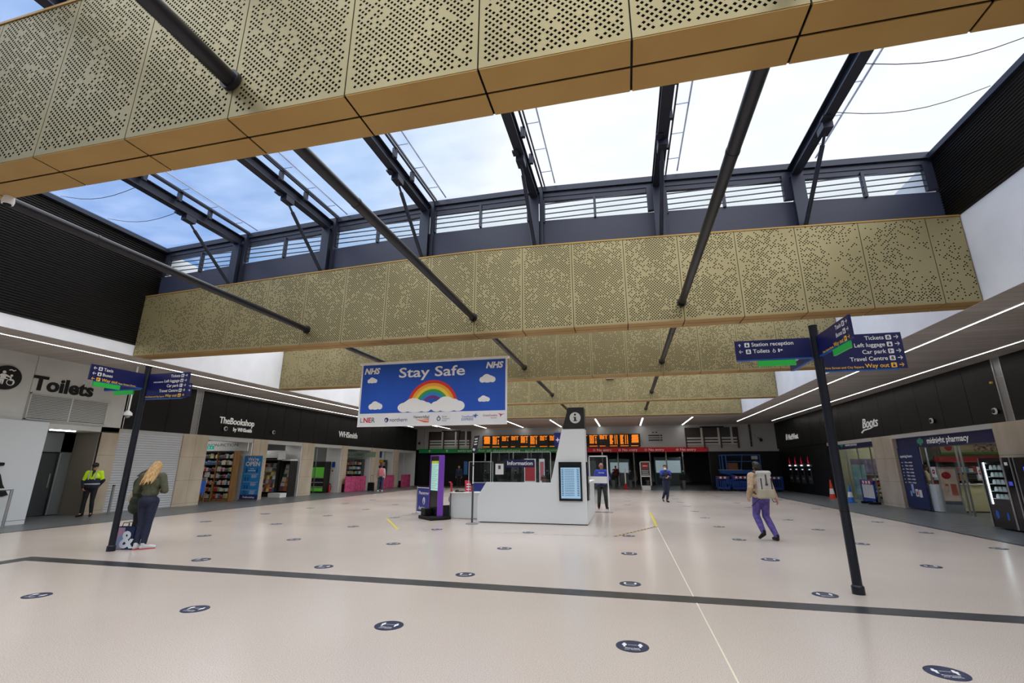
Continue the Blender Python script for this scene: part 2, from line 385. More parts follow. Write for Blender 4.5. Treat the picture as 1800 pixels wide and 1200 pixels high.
# ================================================================== gold beams
def arch(x, base, rise): return base + rise * max(0, 1 - (abs(x - XC) / 10.7) ** 1.25)
def beam_top(x): return arch(x, 6.70, .36)
def gold_beam(Y, label):
    t = thing('perforated_beam', label, 'beam', (XC, Y, ZS))
    xs = [XA + .02] + [XC + 1.245 * k for k in range(-8, 9)] + [XB - .02]
    g = .006; D = .53
    for a, b in zip(xs[:-1], xs[1:]):
        a2, b2 = a + g - XC, b - g - XC
        za, zb = beam_top(a) - ZS, beam_top(b) - ZS
        MB().add([(a2, 0, .0), (b2, 0, .0), (b2, 0, zb - .04), (a2, 0, za - .04), (a2, .02, 0), (b2, .02, 0), (b2, .02, zb - .04), (a2, .02, za - .04)],
                 [(0, 1, 2, 3), (0, 4, 5, 1), (1, 5, 6, 2), (3, 7, 4, 0), (2, 6, 7, 3)]).build('perforated_panel', M_PERF, t)
        for y0, y1 in ((.004, D / 2 - .011), (D / 2 + .011, D)):
            MB().box(a2 + .004, b2 - .004, y0, y1, -.012, .0).build('soffit_panel', M_GOLD, t)
    core = MB(); cap = MB(); rear = MB()
    for a, b in zip(xs[:-1], xs[1:]):
        a2, b2 = a - XC, b - XC; za, zb = beam_top(a) - ZS, beam_top(b) - ZS
        core.add([(a2, .05, .03), (b2, .05, .03), (b2, .05, zb - .06), (a2, .05, za - .06), (a2, D - .03, .03), (b2, D - .03, .03), (b2, D - .03, zb - .06), (a2, D - .03, za - .06)],
                 [(0, 3, 2, 1), (0, 1, 5, 4), (4, 5, 6, 7), (3, 7, 6, 2), (0, 4, 7, 3), (1, 2, 6, 5)])
        cap.add([(a2, -.012, za - .035), (b2, -.012, zb - .035), (b2, -.012, zb), (a2, -.012, za), (a2, D, za), (b2, D, zb), (a2, D, za - .035), (b2, D, zb - .035)],
                [(0, 1, 2, 3), (3, 2, 5, 4), (0, 6, 7, 1), (4, 5, 7, 6)])
        rear.add([(a2, D, 0), (b2, D, 0), (b2, D, zb), (a2, D, za)], [(0, 3, 2, 1)])
    core.build('inner_frame', M_BLACK, t); cap.build('top_capping', M_GOLD, t); rear.build('rear_panel', M_GOLD, t)
    for x in (XA + .02 - XC, XB - .02 - XC): MB().add([(x, 0, 0), (x, D, 0), (x, D, 1.88), (x, 0, 1.88)], [(0, 1, 2, 3)]).build('end_panel', M_GOLD, t)
    return t
BY = [3.0, 10.62, 16.9, 23.9, 31.0]
for y, l in zip(BY, ['huge gold perforated roof beam crossing overhead at the top of the picture', 'gold perforated roof beam in full view below the glazed roof, its square-holed face unobstructed',
                     'gold perforated roof beam directly behind the Stay Safe banner', 'gold perforated roof beam behind the banner beam, white unit on its face',
                     'smallest and farthest gold perforated roof beam above the low ceiling']): gold_beam(y, l)
# ================================================================== tubes through the beams
for x, l in ((-8.3, 'dark steel tube running through the gold beams above the toilets side'), (-3.52, 'dark steel tube running through the gold beams over the Stay Safe banner'),
             (1.45, 'dark steel tube running through the gold beams above the information tower side')):
    t = thing('steel_tube', l, 'tube', (x, 0, 5.22))
    MB().cyl((0, -8.9, 0), (0, 31.0, 0), .078, n=20).build('tube_body', M_TUBE, t, smooth=True)
    for y in BY: MB().cyl((0, y - .05, 0), (0, y - .004, 0), .105, n=20).build('collar', M_TUBE, t, smooth=True)
    for y in (5.2, 13.0): MB().cyl((0, y, 0), (0, y + .05, 0), .083, n=20).build('joint_ring', M_TUBE, t, smooth=True)
# ================================================================== glazed roof
RX = [XC + 3.1 * k for k in (-2.5, -1.5, -.5, .5, 1.5, 2.5)]
def zg(x): return arch(x, 8.40, .48)
edges = [XA] + RX + [XB]
bays = [(-8.9, 3.3), (3.3, 10.9), (10.9, 17.1), (17.1, 24.1), (24.1, 31.9)]
wn_ = 0
for (y0, y1) in bays:
    for a, b in zip(edges[:-1], edges[1:]):
        wn_ += 1
        m_ = MB(); nx, ny = 6, 8; vs = []; fs = []
        for j in range(ny + 1):
            for i in range(nx + 1):
                u, v = i / nx, j / ny
                x = a + (b - a) * u; bul = .16 * math.sin(PI * u) ** .7 * math.sin(PI * v) ** .4
                vs.append((x - a, (y1 - y0) * v, (zg(a) * (1 - u) + zg(b) * u) - zg(a) - bul + .12))
        for j in range(ny):
            for i in range(nx): q = j * (nx + 1) + i; fs.append((q, q + 1, q + nx + 2, q + nx + 1))
        m_.add(vs, fs); struct('window_%d' % wn_, m_, M_FOIL, loc=(a, y0, zg(a)), smooth=True)
def rafter(x, y0, y1, label, strut=True):
    t = thing('roof_rafter', label, 'rafter', (x, y0, zg(x)))
    L = y1 - y0
    MB().box(-.10, .10, 0, L, -.36, -.335).box(-.02, .02, 0, L, -.335, -.10).box(-.10, .10, 0, L, -.10, -.08).build('lower_chord', M_STEELB, t)
    r = MB().box(.16, .20, 0, L, .03, .08).box(.24, .27, 0, L, .03, .08); r.build('gutter_rail', M_STEELB, t)
    sm = MB().box(.52, .55, 0, L, .10, .12)
    for i in range(int(L / .9)): sm.box(.27, .52, i * .9 + .5, i * .9 + .515, .06, .075)
    sm.build('foil_clamp', mat('clamp_blue', '#8c9dc4', .5), t)
    k = max(2, int(L / .95))
    for i in range(k): MB().box(.10, .20, i * .95 + .3, i * .95 + .38, -.2, .06).build('rail_post', M_STEELB, t)
    if strut:
        y = 9.15 - y0
        MB().box(-.09, .09, y - .22, y + .08, -.52, -.36).box(-.14, .0, y - .4, y - .22, -.40, -.36).build('bracket', M_STEELB, t)
        zt = beam_top(x) - zg(x) + .02
        s_ = MB().cyl((0, y - .05, -.5), (0, y + .15, -.66), .028, n=10).cyl((0, y + .15, -.66), (0, 10.72 - y0, zt), .045, n=12)
        s_.build('strut', M_STEELB, t, smooth=True)
nm = ['first roof rafter from the black ribbed wall above the toilets side', 'second roof rafter from the black ribbed wall above the toilets side', 'third roof rafter, its strut just behind the middle steel tube',
      'roof rafter and strut above the middle of the gold beam', 'steeply seen roof rafter and strut near the pharmacy side steel tube', 'last roof rafter and strut before the ribbed wall on the pharmacy side']
for x, l in zip(RX, nm): rafter(x, 3.5, 10.9, l)
for i, x in enumerate(RX): rafter(x, -8.9, 3.0, '%s rafter from the toilets side in the glazed bay above the nearest gold beam' % ['first', 'second', 'third', 'fourth', 'fifth', 'last'][i], False)
# thin cables across the end roof panes
for (xa, xb, tx) in ((XA, RX[0], 'toilets side'), (RX[5], XB, 'pharmacy side')):
    for k, y in enumerate((6.7, 7.9, 9.1)):
        pts = [(xa + (xb - xa) * i / 8 - xa, 0, -.28 * math.sin(PI * i / 8)) for i in range(9)]
        tag(MB().tube(pts, .008, 5).build('roof_cable', M_STEELB, loc=(xa, y, 8.55)), '%s thin cable sagging across the end roof pane on the %s' % (['highest', 'middle', 'lowest'][k], tx), 'cable')
# clerestory behind the second beam
def clerestory(Y):
    hd = MB(); sl = MB(); 
    for a, b in zip(edges[:-1], edges[1:]):
        za, zb = zg(a), zg(b)
        def strip(mbx, y, l0, l1, d):
            mbx.add([(a, y, l0(za)), (b, y, l0(zb)), (b, y, l1(zb)), (a, y, l1(za)), (a, y + d, l0(za)), (b, y + d, l0(zb)), (b, y + d, l1(zb)), (a, y + d, l1(za))],
                    [(0, 1, 2, 3), (0, 4, 5, 1), (3, 2, 6, 7), (4, 7, 6, 5)])
        strip(hd, Y, lambda z: z - .22, lambda z: z + .02, .3); strip(hd, Y - .06, lambda z: z - .09, lambda z: z + .06, .1); strip(hd, Y + .02, lambda z: z - .34, lambda z: z - .22, .1)
        strip(sl, Y, lambda z: z - 1.9, lambda z: z - .93, .12)
    struct('trim_4', hd, M_STEELB); struct('wall_back', sl, M_STEELN)
    for i, (a, b) in enumerate(zip(edges[:-1], edges[1:])):
        w = sroot('window_%d' % (60 + i), (a, Y, zg((a + b) / 2)))
        fr = MB(); W_ = b - a
        for x in (.1, W_ / 2 - .03, W_ - .24): fr.box(x, x + (.06 if x > 1 and x < 2 else .19 if x > 2 else .14), -.05, .06, -.95, -.3)
        fr.build('window_frame', M_STEELB, w)
        sl_ = MB()
        for k in range(4):
            z = -.86 + k * .145
            sl_.add([(.2, -.03, z), (W_ - .2, -.03, z), (W_ - .2, .06, z + .045), (.2, .06, z + .045)], [(0, 1, 2, 3)])
            sl_.add([(.2, -.03, z), (W_ - .2, -.03, z), (W_ - .2, -.03, z + .03), (.2, -.03, z + .03)], [(0, 1, 2, 3)])
        sl_.build('slat_blind', M_STEELB, w)
        MB().add([(.1, .08, -.95), (W_ - .1, .08, -.95), (W_ - .1, .08, -.25), (.1, .08, -.25)], [(0, 1, 2, 3)]).build('pane', M_GLASS, w)
    for i, x in enumerate(RX):
        t = struct('column', MB().box(-.06, .06, -.25, .0, -1.9, -.32).box(-.12, .12, -.27, -.25, -1.9, -.34).box(.12, .2, -.12, 0, -1.9, .02), M_STEELB, loc=(x, Y, zg(x)))
clerestory(10.98)
# light grey building outside the clerestory glazing is left as open sky
# ================================================================== led strips
def led(name, pts, label, w=.05):
    (x0, y0), (x1, y1) = pts
    L = math.hypot(x1 - x0, y1 - y0); a = math.atan2(y1 - y0, x1 - x0)
    t = thing('led_strip_light', label, 'ceiling light', (x0, y0, ZS), a)
    MB().box(0, L, -w / 2, w / 2, -.012, -.002).build('diffuser', M_LED, t)
    MB().box(0, L, -w / 2 - .015, -w / 2, -.016, .0).box(0, L, w / 2, w / 2 + .015, -.016, 0).build('housing', M_WH, t)
led('a', ((-15.0, -8.5), (-15.0, 36.6)), 'long led strip near the soffit edge on the toilets side')
led('b', ((-17.15, -8.5), (-17.15, 36.6)), 'long led strip close to the black bookshop fascia')
led('c', ((7.95, -8.5), (7.95, 36.6)), 'long led strip near the soffit edge on the pharmacy side')
led('d', ((10.22, -8.5), (10.22, 36.6)), 'long led strip close to the black pharmacy fascia')
# ================================================================== shop fronts: shells
M_RED = mat('sign_red', '#b01c22', .4); M_TEAL = mat('exit_teal', '#139a8a', .5, emis='#139a8a', es=.3)
M_LINT = mat('lintel_white', '#bdbcb8', .5); M_INT = mat('shop_interior_grey', '#8d9090', .7); M_INTD = mat('shop_interior_dark', '#3a3c3e', .7)
M_SHOPW = mat('shop_white', '#dedfdf', .5); M_CREAM = mat('cream_panel', '#b9b392', .5)
M_CEILP = mat('ceiling_light_panel', '#ffffff', .5, emis=(1, .98, .93), es=14)
def fascia(wall, y0, y1, n, z0=2.92):
    m_ = MB(); w = (y1 - y0) / n
    for i in range(n):
        if wall == 'L': m_.box(XL - .12, XL, y0 + i * w + .008, y0 + (i + 1) * w - .008, z0, ZS)
        else: m_.box(XR, XR + .12, y0 + i * w + .008, y0 + (i + 1) * w - .008, z0, ZS)
    struct('wall_left' if wall == 'L' else 'wall_right', m_, M_BLACKF)
    m2 = MB(); x = XL - .16 if wall == 'L' else XR + .14
    m2.box(x, x + .02, y0, y1, z0, ZS); struct('wall_left' if wall == 'L' else 'wall_right', m2, M_BLACK)
fascia('L', 12.9, 16.35, 3); fascia('L', 16.72, YB, 17); fascia('R', 16.85, YB, 16); fascia('R', 3, 16.5, 9)
def pillar(wall, y0, y1, label, d=.95, z1=2.92):
    """limestone clad pier: plinth, three courses, a vertical joint"""
    w = y1 - y0; x = XL if wall == 'L' else XR
    loc = (x, y0 if wall == 'L' else y1, 0); rz = LEFT if wall == 'L' else RIGHT
    t = thing('stone_pillar', label, 'pillar', loc, rz)
    MB().box(.015, w - .015, .015, d, 0, z1).build('core', mat('joint_dark', '#5d564c', .8), t)
    zz = [0, .12, 1.03, 1.97, z1]
    for k, (a, b) in enumerate(zip(zz[:-1], zz[1:])):
        xs = [0, w / 2, w] if (w > .7 and k) else [0, w]
        for p, q in zip(xs[:-1], xs[1:]): MB().box(p + .004, q - .004, 0, .02, a + .004, b - .004).build('stone_slab', M_STONE, t)
        for sx in (0, w - .02): MB().box(sx, sx + .02, .024, d, a + .004, b - .004).build('stone_slab', M_STONE, t)
    return t
LP = [(12.87, 13.5, 'limestone pillar between the toilets entrance and the closed shutter'), (16.1, 17.35, 'limestone pillar between the closed shutter and the bookshop doorway'),
      (20.0, 21.0, 'limestone pillar behind the blue WE\'RE OPEN banner'), (23.75, 24.85, 'limestone pillar between the magazine stand opening and the green fridge opening'),
      (27.7, 28.35, 'narrow limestone pillar on the near side of the first pink barrier'), (31.4, 32.6, 'limestone pillar behind the suitcase and pink backpack traveller'),
      (34.85, 35.75, 'farthest limestone pillar on the bookshop side')]
for a in LP: pillar('L', *a)
pillar('R', 23.25, 24.95, 'limestone pillar between the pharmacy\'s two shop windows'); pillar('R', 13.0, 17.5, 'broad limestone pillar behind the vending machines')
def left_opening(y0, y1, white=True, zl=2.72):
    struct('trim_5', MB().box(XL - .30, XL - .02, y0, y1, zl, 2.92).box(XL - 1.1, XL - .30, y0, y1, zl + .06, 2.92), M_LINT)
    if white: struct('wall_left', MB().box(XL - 1.1, XL - .02, y1 - .06, y1 - .005, 0, zl + .05), M_SHOPW)
for a, b in ((17.35, 20.0), (21.0, 23.75), (24.85, 27.7), (28.35, 31.4), (32.6, 34.85), (35.75, YB)): left_opening(a, b)
# shop interiors, left
struct('wall_left', MB().box(-25, -24.8, -9, YB, 0, 3.2), M_INT)
for y in (13.45, 17.2, 27.9): struct('wall_left', MB().box(-25, XL - 1.12, y, y + .1, 0, 3.1), M_INT)
struct('wall_left', MB().box(-25, XL - 1.1, YB - .1, YB, 0, 3.1), M_SHOPW)
# roller shutter
t = sroot('door_1', (XL - .05, 13.5, 0), LEFT)
sh = MB(); n = 32; W_ = 2.6
for i in range(n):
    z = 2.86 / n * i; h = 2.86 / n
    vs = [(0, 0, z), (0, -.012, z + h * .25), (0, -.012, z + h * .75), (0, 0, z + h)]
    sh.add(vs + [(W_, v[1], v[2]) for v in vs], [(j, 4 + j, 5 + j, j + 1) for j in range(3)])
sh.build('shutter_slats', mat('shutter_white', '#c3c6ca', .45, .2), t); MB().box(0, W_, -.03, .02, 2.84, 2.93).build('shutter_housing', M_LINT, t)
# vertical grey service strips on both fascias
for w_, y, l in (('L', 16.53, 'grey metal service duct on the black fascia beside the bookshop sign'), ('R', 16.68, 'grey metal service duct on the black fascia above the vending machines')):
    t = thing('service_duct', l, 'duct', side(w_, y, 2.92, -.02), LEFT if w_ == 'L' else RIGHT)
    MB().box(-.16, .16, 0, .1, 0, 1.88).build('duct_cover', M_ALU, t)
    MB().box(-.18, -.14, -.03, .1, 0, 1.88).box(.14, .18, -.03, .1, 0, 1.88).build('edge_strip', M_CHROME, t)
    MB().box(-.14, .14, -.012, 0, 1.3, 1.32).build('joint_band', M_CHROME, t)
# ------------------------------------------------------------------ toilets block (X = -17.0)
XT = -17.0
up = MB(); ys = [6.2, 8.1, 10.0, 11.6, 12.86]
for a, b in zip(ys[:-1], ys[1:]): up.box(XT - .1, XT, a + .006, b - .006, 2.87, ZS)
up.box(XT - .1, XT, 10.62, 12.2, 2.70, 2.86)
struct('wall_left', up, M_PANEL)
struct('wall_left', MB().box(XT - .14, XT - .10, 3, 12.86, 2.7, ZS), M_BLACK)
lo = MB(); ys = [2.0, 4.1, 6.2, 8.3, 10.58]
for a, b in zip(ys[:-1], ys[1:]): lo.box(XT - .1, XT + .2, a + .006, b - .006, .12, 2.86)
lo.box(XT - .1, XT + .19, 2.0, 10.58, 0, .11)
struct('wall_left', lo, M_WPANEL)
struct('wall_left', MB().box(XL + .0, XL + .02, 12.84, 12.88, 0, 2.87), M_BLACK)
struct('wall_left', MB().box(-20.4, XL - .0, 12.8, 12.86, 0, 2.87), mat('shaded_reveal_stone', '#847c70', .5))  # stone reveal of the toilets doorway, its shadow put into the darker colour
struct('wall_left', MB().box(-20.4, XT - .1, 10.46, 10.54, 0, 2.87), M_INT)
struct('wall_left', MB().box(XL - .02, XT - .0, 12.8, 12.88, 2.87, ZS), M_PANEL)
struct('wall_left', MB().box(-20.5, -20.4, 10.3, 13.45, 0, 2.87), mat('washroom_grey', '#7d8284', .4))
struct('ceiling', MB().box(-20.5, XT - .1, 10.4, 12.86, 2.74, 2.87), M_WH)
t = sroot('door_2', (-18.9, 11.7, 0), LEFT)
MB().box(.72, 1.08, 0, .05, .02, 2.7).build('door_leaf', mat('door_grey', '#74797b', .4), t)
MB().box(.0, .68, .03, .06, .02, 2.02).build('door_leaf', mat('door_dark', '#3c4042', .4), t)
MB().box(.0, 1.1, 0, .06, 2.06, 2.7).build('overpanel', mat('door_grey', '#74797b', .4), t)
MB().cyl((.70, -.06, .02), (.70, -.06, 2.02), .022).cyl((.70, 0, .4), (.70, -.06, .4), .012).cyl((.70, 0, 1.7), (.70, -.06, 1.7), .012).build('door_handle', M_CHROME, t, smooth=True)
MB().box(.56, .6, .0, .03, .9, 1.35).build('pull_plate', M_ALU, t)
tag(MB().box(-.05, .05, -.35, .35, -.03, 0).build('strip_light', M_CEILP, loc=(-18.0, 11.75, 2.74)), 'small strip light inside the toilets lobby ceiling', 'ceiling light')
# black letters and pictogram
t = thing('toilets_sign', 'large black raised Toilets lettering on the pale wall', 'sign', (XT, 10.0, 3.80), LEFT)
def raised(mb, th):
    """give flat xz lettering a thickness towards the viewer"""
    o = MB(); vs, fs = mb.v, mb.f; n = len(vs)
    o.v = [(v[0], -th, v[2]) for v in vs] + [(v[0], 0, v[2]) for v in vs]; o.f = list(fs)
    from collections import Counter
    ed = Counter()
    for f in fs:
        for i in range(len(f)): ed[(f[i], f[(i + 1) % len(f)])] += 1
    for (a, b), c in ed.items():
        if ed.get((b, a), 0) == 0: o.f.append((b, a, n + a, n + b))
    return o
raised(MB().text('Toilets', 0, 0, .585, bold=.03, width=1.68), .03).build('lettering', M_BLACK, t)
t = thing('toilets_pictogram', 'round black toilet pictogram with adult, child and wheelchair user', 'sign', (XT, 9.36, 4.02), LEFT)
raised(MB().disc(0, 0, .34, n=40), .06).build('disc', M_BLACK, t)
w_ = MB()
w_.disc(-.09, .14, .042, -.065).poly([(-.20, .03), (-.14, .09), (-.04, .09), (.08, .03), (.07, .0), (-.03, .03), (-.03, -.02), (-.15, -.02), (-.15, .03), (-.19, .01)], -.065)
w_.box(-.28, .02, -.066, -.064, -.045, -.02).poly([(-.15, -.05), (-.05, -.05), (-.06, -.2), (-.09, -.2), (-.1, -.08), (-.11, -.2), (-.14, -.2)], -.065)
w_.ring(.10, -.12, .075, .095, -.065, 24).disc(.09, .07, .032, -.065).box(.07, .10, -.066, -.064, -.06, .03).box(.07, .17, -.066, -.064, -.08, -.055).box(.15, .175, -.066, -.064, -.17, -.06)
w_.poly([(.0, .20), (.06, .22), (.11, .19), (.16, .23), (.15, .25), (.11, .22), (.06, .25), (.0, .23)], -.065)
w_.build('white_figures', M_WH, t)
t = thing('vent_grille', 'white louvred ventilation grille under the Toilets lettering', 'vent', (XT, 10.05, 2.95), LEFT)
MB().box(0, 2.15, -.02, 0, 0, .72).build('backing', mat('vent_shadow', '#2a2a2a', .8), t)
f_ = MB().box(-.03, 0, -.05, 0, -.03, .75).box(2.15, 2.18, -.05, 0, -.03, .75).box(1.06, 1.1, -.05, 0, 0, .72).box(-.03, 2.18, -.05, 0, .72, .75).box(-.03, 2.18, -.05, 0, -.03, 0); f_.build('vent_frame', M_PANEL, t)
g = MB()
for i in range(15):
    z = .02 + i * .047; g.add([(0, -.045, z), (2.15, -.045, z), (2.15, -.02, z + .038), (0, -.02, z + .038)], [(0, 1, 2, 3)])
g.build('louvre_slats', M_PANEL, t)
# big black wall graphic, partly out of frame
t = thing('wall_pictogram', 'large black baby changing pictogram on the white wall at the picture edge', 'sign', (XT + .2, 8.55, .8), LEFT)
g = MB(); g.prism(rrect(.2, 1.2, .80, .89, .03), -.03, 0)
g.prism([(0, .64), (1.05, .64), (1.17, .58), (1.28, .30), (1.46, .02), (1.33, -.02), (1.14, .02), (1.02, .36), (0, .38)], -.03, 0)
g.prism([(.55, .0), (1.0, .22), (1.03, .12), (.8, -.08)], -.03, 0); g.build('graphic', M_BLACK, t)
t = thing('steel_bollard', 'slim steel bollard at the closed shutter beside the hi-vis guard', 'bollard', (-17.45, 13.35, 0))
MB().cyl((0, 0, .0), (0, 0, .93), .04).build('post', M_ALU, t, smooth=True); MB().cyl((0, 0, .93), (0, 0, .96), .043).build('bollard_cap', M_BLACK, t); MB().lathe([(.07, 0), (.07, .012), (.045, .02)]).build('base_flange', M_ALU, t)
t = thing('steel_barrier_post', 'leaning-looking steel guard post at the left picture edge by the white wall', 'post', (-16.45, 9.88, 0))
MB().cyl((0, 0, 0), (0, 0, .98), .035).build('post', M_CHROME, t, smooth=True); MB().cyl((0, 0, .98), (0, -.9, .98), .03).build('rail', M_CHROME, t, smooth=True); MB().lathe([(.07, 0), (.07, .012), (.04, .02)]).build('base_flange', M_CHROME, t)
# ------------------------------------------------------------------ fascia letters
def facing_sign(name, label, wall, Y, Z, parts, off=.0):
    t = thing(name, label, 'sign', side(wall, Y, Z, off), LEFT if wall == 'L' else RIGHT)
    for nm_, mb_, m_, th in parts: raised(mb_, th).build(nm_, m_, t)
    return t
M_LET = mat('sign_letter_white', '#f2f2f0', .4, emis='#f2f2f0', es=.12)
facing_sign('shop_sign', 'white TheBookshop by WHSmith letters on the black fascia', 'L', 17.75, 3.5,
            [('lettering', MB().text('TheBookshop', 0, 0, .42, bold=.01, width=2.1), M_LET, .025), ('small_lettering', MB().text('by WHSmith', 2.0, -.30, .25, align='r', width=1.15), M_LET, .025)])
facing_sign('shop_sign', 'white WHSmith letters on the black fascia farther along', 'L', 27.1, 3.45, [('lettering', MB().text('WHSmith', 0, 0, .52, bold=.01, width=2.2), M_LET, .025)])
facing_sign('bank_sign', 'white NatWest letters with cube mark on the black fascia', 'R', 36.7, 3.42, [('lettering', MB().text('NatWest', .55, 0, .52, bold=.012, width=1.9), M_LET, .025),
            ('cube_mark', MB().poly([(0, .05), (.12, 0), (.12, .16), (.22, .42), (.1, .36)]).poly([(.16, 0), (.36, .08), (.36, .22), (.26, .42), (.16, .16)]), M_LET, .025)])
t = facing_sign('shop_sign', 'white slanted Boots script logo on the black fascia', 'R', 25.55, 3.38, [('lettering', MB().text('Boots', 0.05, 0, .62, shear=.35, bold=.0, width=1.45), M_LET, .025),
            ('underline_swash', MB().poly([(-.18, -.16), (-.1, -.22), (.1, -.12), (.75, -.07), (1.15, .02), (.7, -.03), (.1, -.06), (-.08, -.14)]), M_LET, .025)])
def dome(wall, Y, Z, label):
    t = thing('security_camera', label, 'security camera', side(wall, Y, Z, .0), LEFT if wall == 'L' else RIGHT)
    MB().cyl((0, 0, 0), (0, -.09, 0), .085, .085, 20).build('camera_housing', M_BLACK, t, smooth=True)
    MB().cyl((0, -.06, 0), (0, -.10, 0), .10, .09, 24).build('white_ring', M_WH, t, smooth=True)
    MB().ell((0, -.10, 0), (.068, .05, .068)).build('dome_lens', mat('smoked_dome', '#101012', .12), t, smooth=True)
dome('L', 18.1, 3.27, 'small dome camera under the bookshop letters'); dome('L', 21.2, 3.32, 'small dome camera on the black fascia past the bookshop sign')
dome('R', 20.2, 3.25, 'small dome camera on the black fascia over the midnight pharmacy sign'); dome('R', 17.1, 3.25, 'small dome camera beside the grey duct over the pharmacy end')
tag(MB().cyl((0, 0, 0), (0, -.06, 0), .035).build('warning_light', mat('amber', '#d8b04a', .4), loc=side('R', 17.0, 4.1), rz=RIGHT), 'tiny amber indicator light on the black fascia near the grey duct', 'light')
# ------------------------------------------------------------------ right side: pharmacy
struct('wall_right', MB().box(16, 16.2, -9, YB, 0, 3.2), M_INT)
struct('wall_right', MB().box(XR + .1, XR + .3, 30.0, YB, 0, 2.92), M_BLACKF)
struct('wall_right', MB().box(XR, 16, 30.0, 30.2, 0, 2.95), M_BLACK); struct('wall_right', MB().box(XR + .36, 15.6, 29.94, 29.99, 0, 2.95), M_CREAM)
struct('wall_right', MB().box(XR + 1.0, 16, 13.0, 13.2, 0, 3.1), M_INT)
struct('wall_right', MB().box(XR - .0, XR + .3, -9, 13.0, 0, 2.92), M_STONE)
struct('trim_6', MB().box(XR, XR + .3, 17.5, 23.25, 2.76, 2.93).box(XR, XR + .3, 24.95, 30.0, 2.76, 2.93), M_LINT)
def navy_band(y0, y1, z0, z1, label, text, tx, th_, cross=True):
    t = thing('pharmacy_sign', label, 'sign', (XR + .15, y1, z0), RIGHT)
    MB().box(0, y1 - y0, 0, .05, 0, z1 - z0).build('sign_panel', mat('pharmacy_navy', '#1c2352', .4), t)
    MB().text(text, tx, .10, th_, y=-.006, bold=.02).build('lettering', M_LET, t)
    if cross:
        c_ = MB(); c_.prism(rrect(tx - .62, tx - .22, .12, .28, .05), -.01, 0); c_.prism(rrect(tx - .5, tx - .34, .05, .34, .05), -.012, -.002); c_.build('green_cross', mat('cross_green', '#3f9c84', .4), t)
navy_band(17.5, 23.25, 2.38, 2.76, 'navy midnight pharmacy band over the near pharmacy window', 'midnight pharmacy', 2.1, .30)
navy_band(24.95, 30.0, 2.56, 2.76, 'navy midnight pharmacy band over the far pharmacy window', 'midnight pharmacy', 1.9, .17)
t = thing('opening_hours_panel', 'navy panel of pharmacy opening hours beside the near window', 'sign', (XR + .12, 23.25, 0), RIGHT)
MB().box(.0, 1.45, 0, .06, .05, 2.38).build('panel_board', mat('pharmacy_navy2', '#17285a', .4), t)
tx = MB().text('opening hours', .12, 2.0, .15, -.005)
for k, (d, h) in enumerate((('mon', '7.00am - midnight'), ('tue', '7.00am - midnight'), ('wed', '7.00am - midnight'), ('thu', '7.00am - midnight'), ('fri', '7.00am - midnight'), ('sat', '8.00am - midnight'), ('sun', '9.00am - midnight'))):
    tx.text(d, .12, 1.78 - k * .13, .075, -.005, align='l'); tx.text(h, .36, 1.78 - k * .13, .075, -.005)
tx.build('lettering', M_LET, t)
for i, (x, z, w, h) in enumerate(((.5, .62, .14, .34), (.36, .5, .1, .2), (.72, .5, .18, .28), (.95, .48, .18, .28))):
    MB().box(x, x + w, -.006, 0, z, z + h).build('notice_paper', mat('notice_blue' if i < 2 else 'notice_white', '#9db8e0' if i < 2 else '#e6e4e6', .5), t)
MB().box(.78, .86, -.008, -.005, .56, .7).build('red_mark', M_RED, t)
# glazing
def glazed(y0, y1, x, z1, label_, posts):
    t = sroot('window_80', (x, y1, 0), RIGHT)
    MB().box(0, y1 - y0, .02, .03, .03, z1).build('pane', M_GLASS, t)
    f = MB().box(0, y1 - y0, 0, .05, z1 - .03, z1 + .03)
    for p in posts: f.box(p - .013, p + .013, -.01, .05, 0, z1)
    f.build('window_frame', M_CHROME, t)
glazed(17.5, 21.8, XR + .35, 2.38, '', (.02, 1.75, 1.95, 4.28)); glazed(24.95, 30.0, XR + .35, 2.56, '', (.02, 1.3, 2.6, 3.9, 5.0))
# left windows
for a, b, x in ((24.9, 26.7, -19.0), (28.4, 31.3, -18.6), (32.7, 34.8, -18.6)):
    t = sroot('window_90', (x, a, 0), LEFT)
    MB().box(0, b - a, .02, .03, .03, 2.72).build('pane', M_GLASS, t); MB().box(0, b - a, 0, .05, 2.7, 2.78).box(b - a - .04, b - a, 0, .05, 0, 2.7).box(0, .04, 0, .05, 0, 2.7).build('window_frame', M_CHROME, t)
ordn = 'first second third fourth fifth sixth seventh eighth ninth tenth eleventh twelfth thirteenth fourteenth fifteenth sixteenth'.split()
# shop ceiling lamps
k = 0
for (x0, x1, ys) in ((-23, -19.6, (18.6, 22.3, 25.4, 29.5, 33.4)), (12.2, 15, (15.5, 18.5, 20.8, 26.4, 28.6))):
    for y in ys:
        for x in ((x0 + .6), (x0 + x1) / 2, x1 - .2):
            k += 1
            tag(MB().box(-.3, .3, -.12, .12, -.04, 0).build('ceiling_lamp', M_CEILP, loc=(x, y, 3.1)), '%s lamp of the %s row across the %s ceiling, counted from inside' % (ordn[int(k - 1) % 3], ordn[ys.index(y)], 'bookshop' if x0 < 0 else 'pharmacy'), 'ceiling light', 'lamps in the %s ceiling' % ('bookshop' if x0 < 0 else 'pharmacy'))
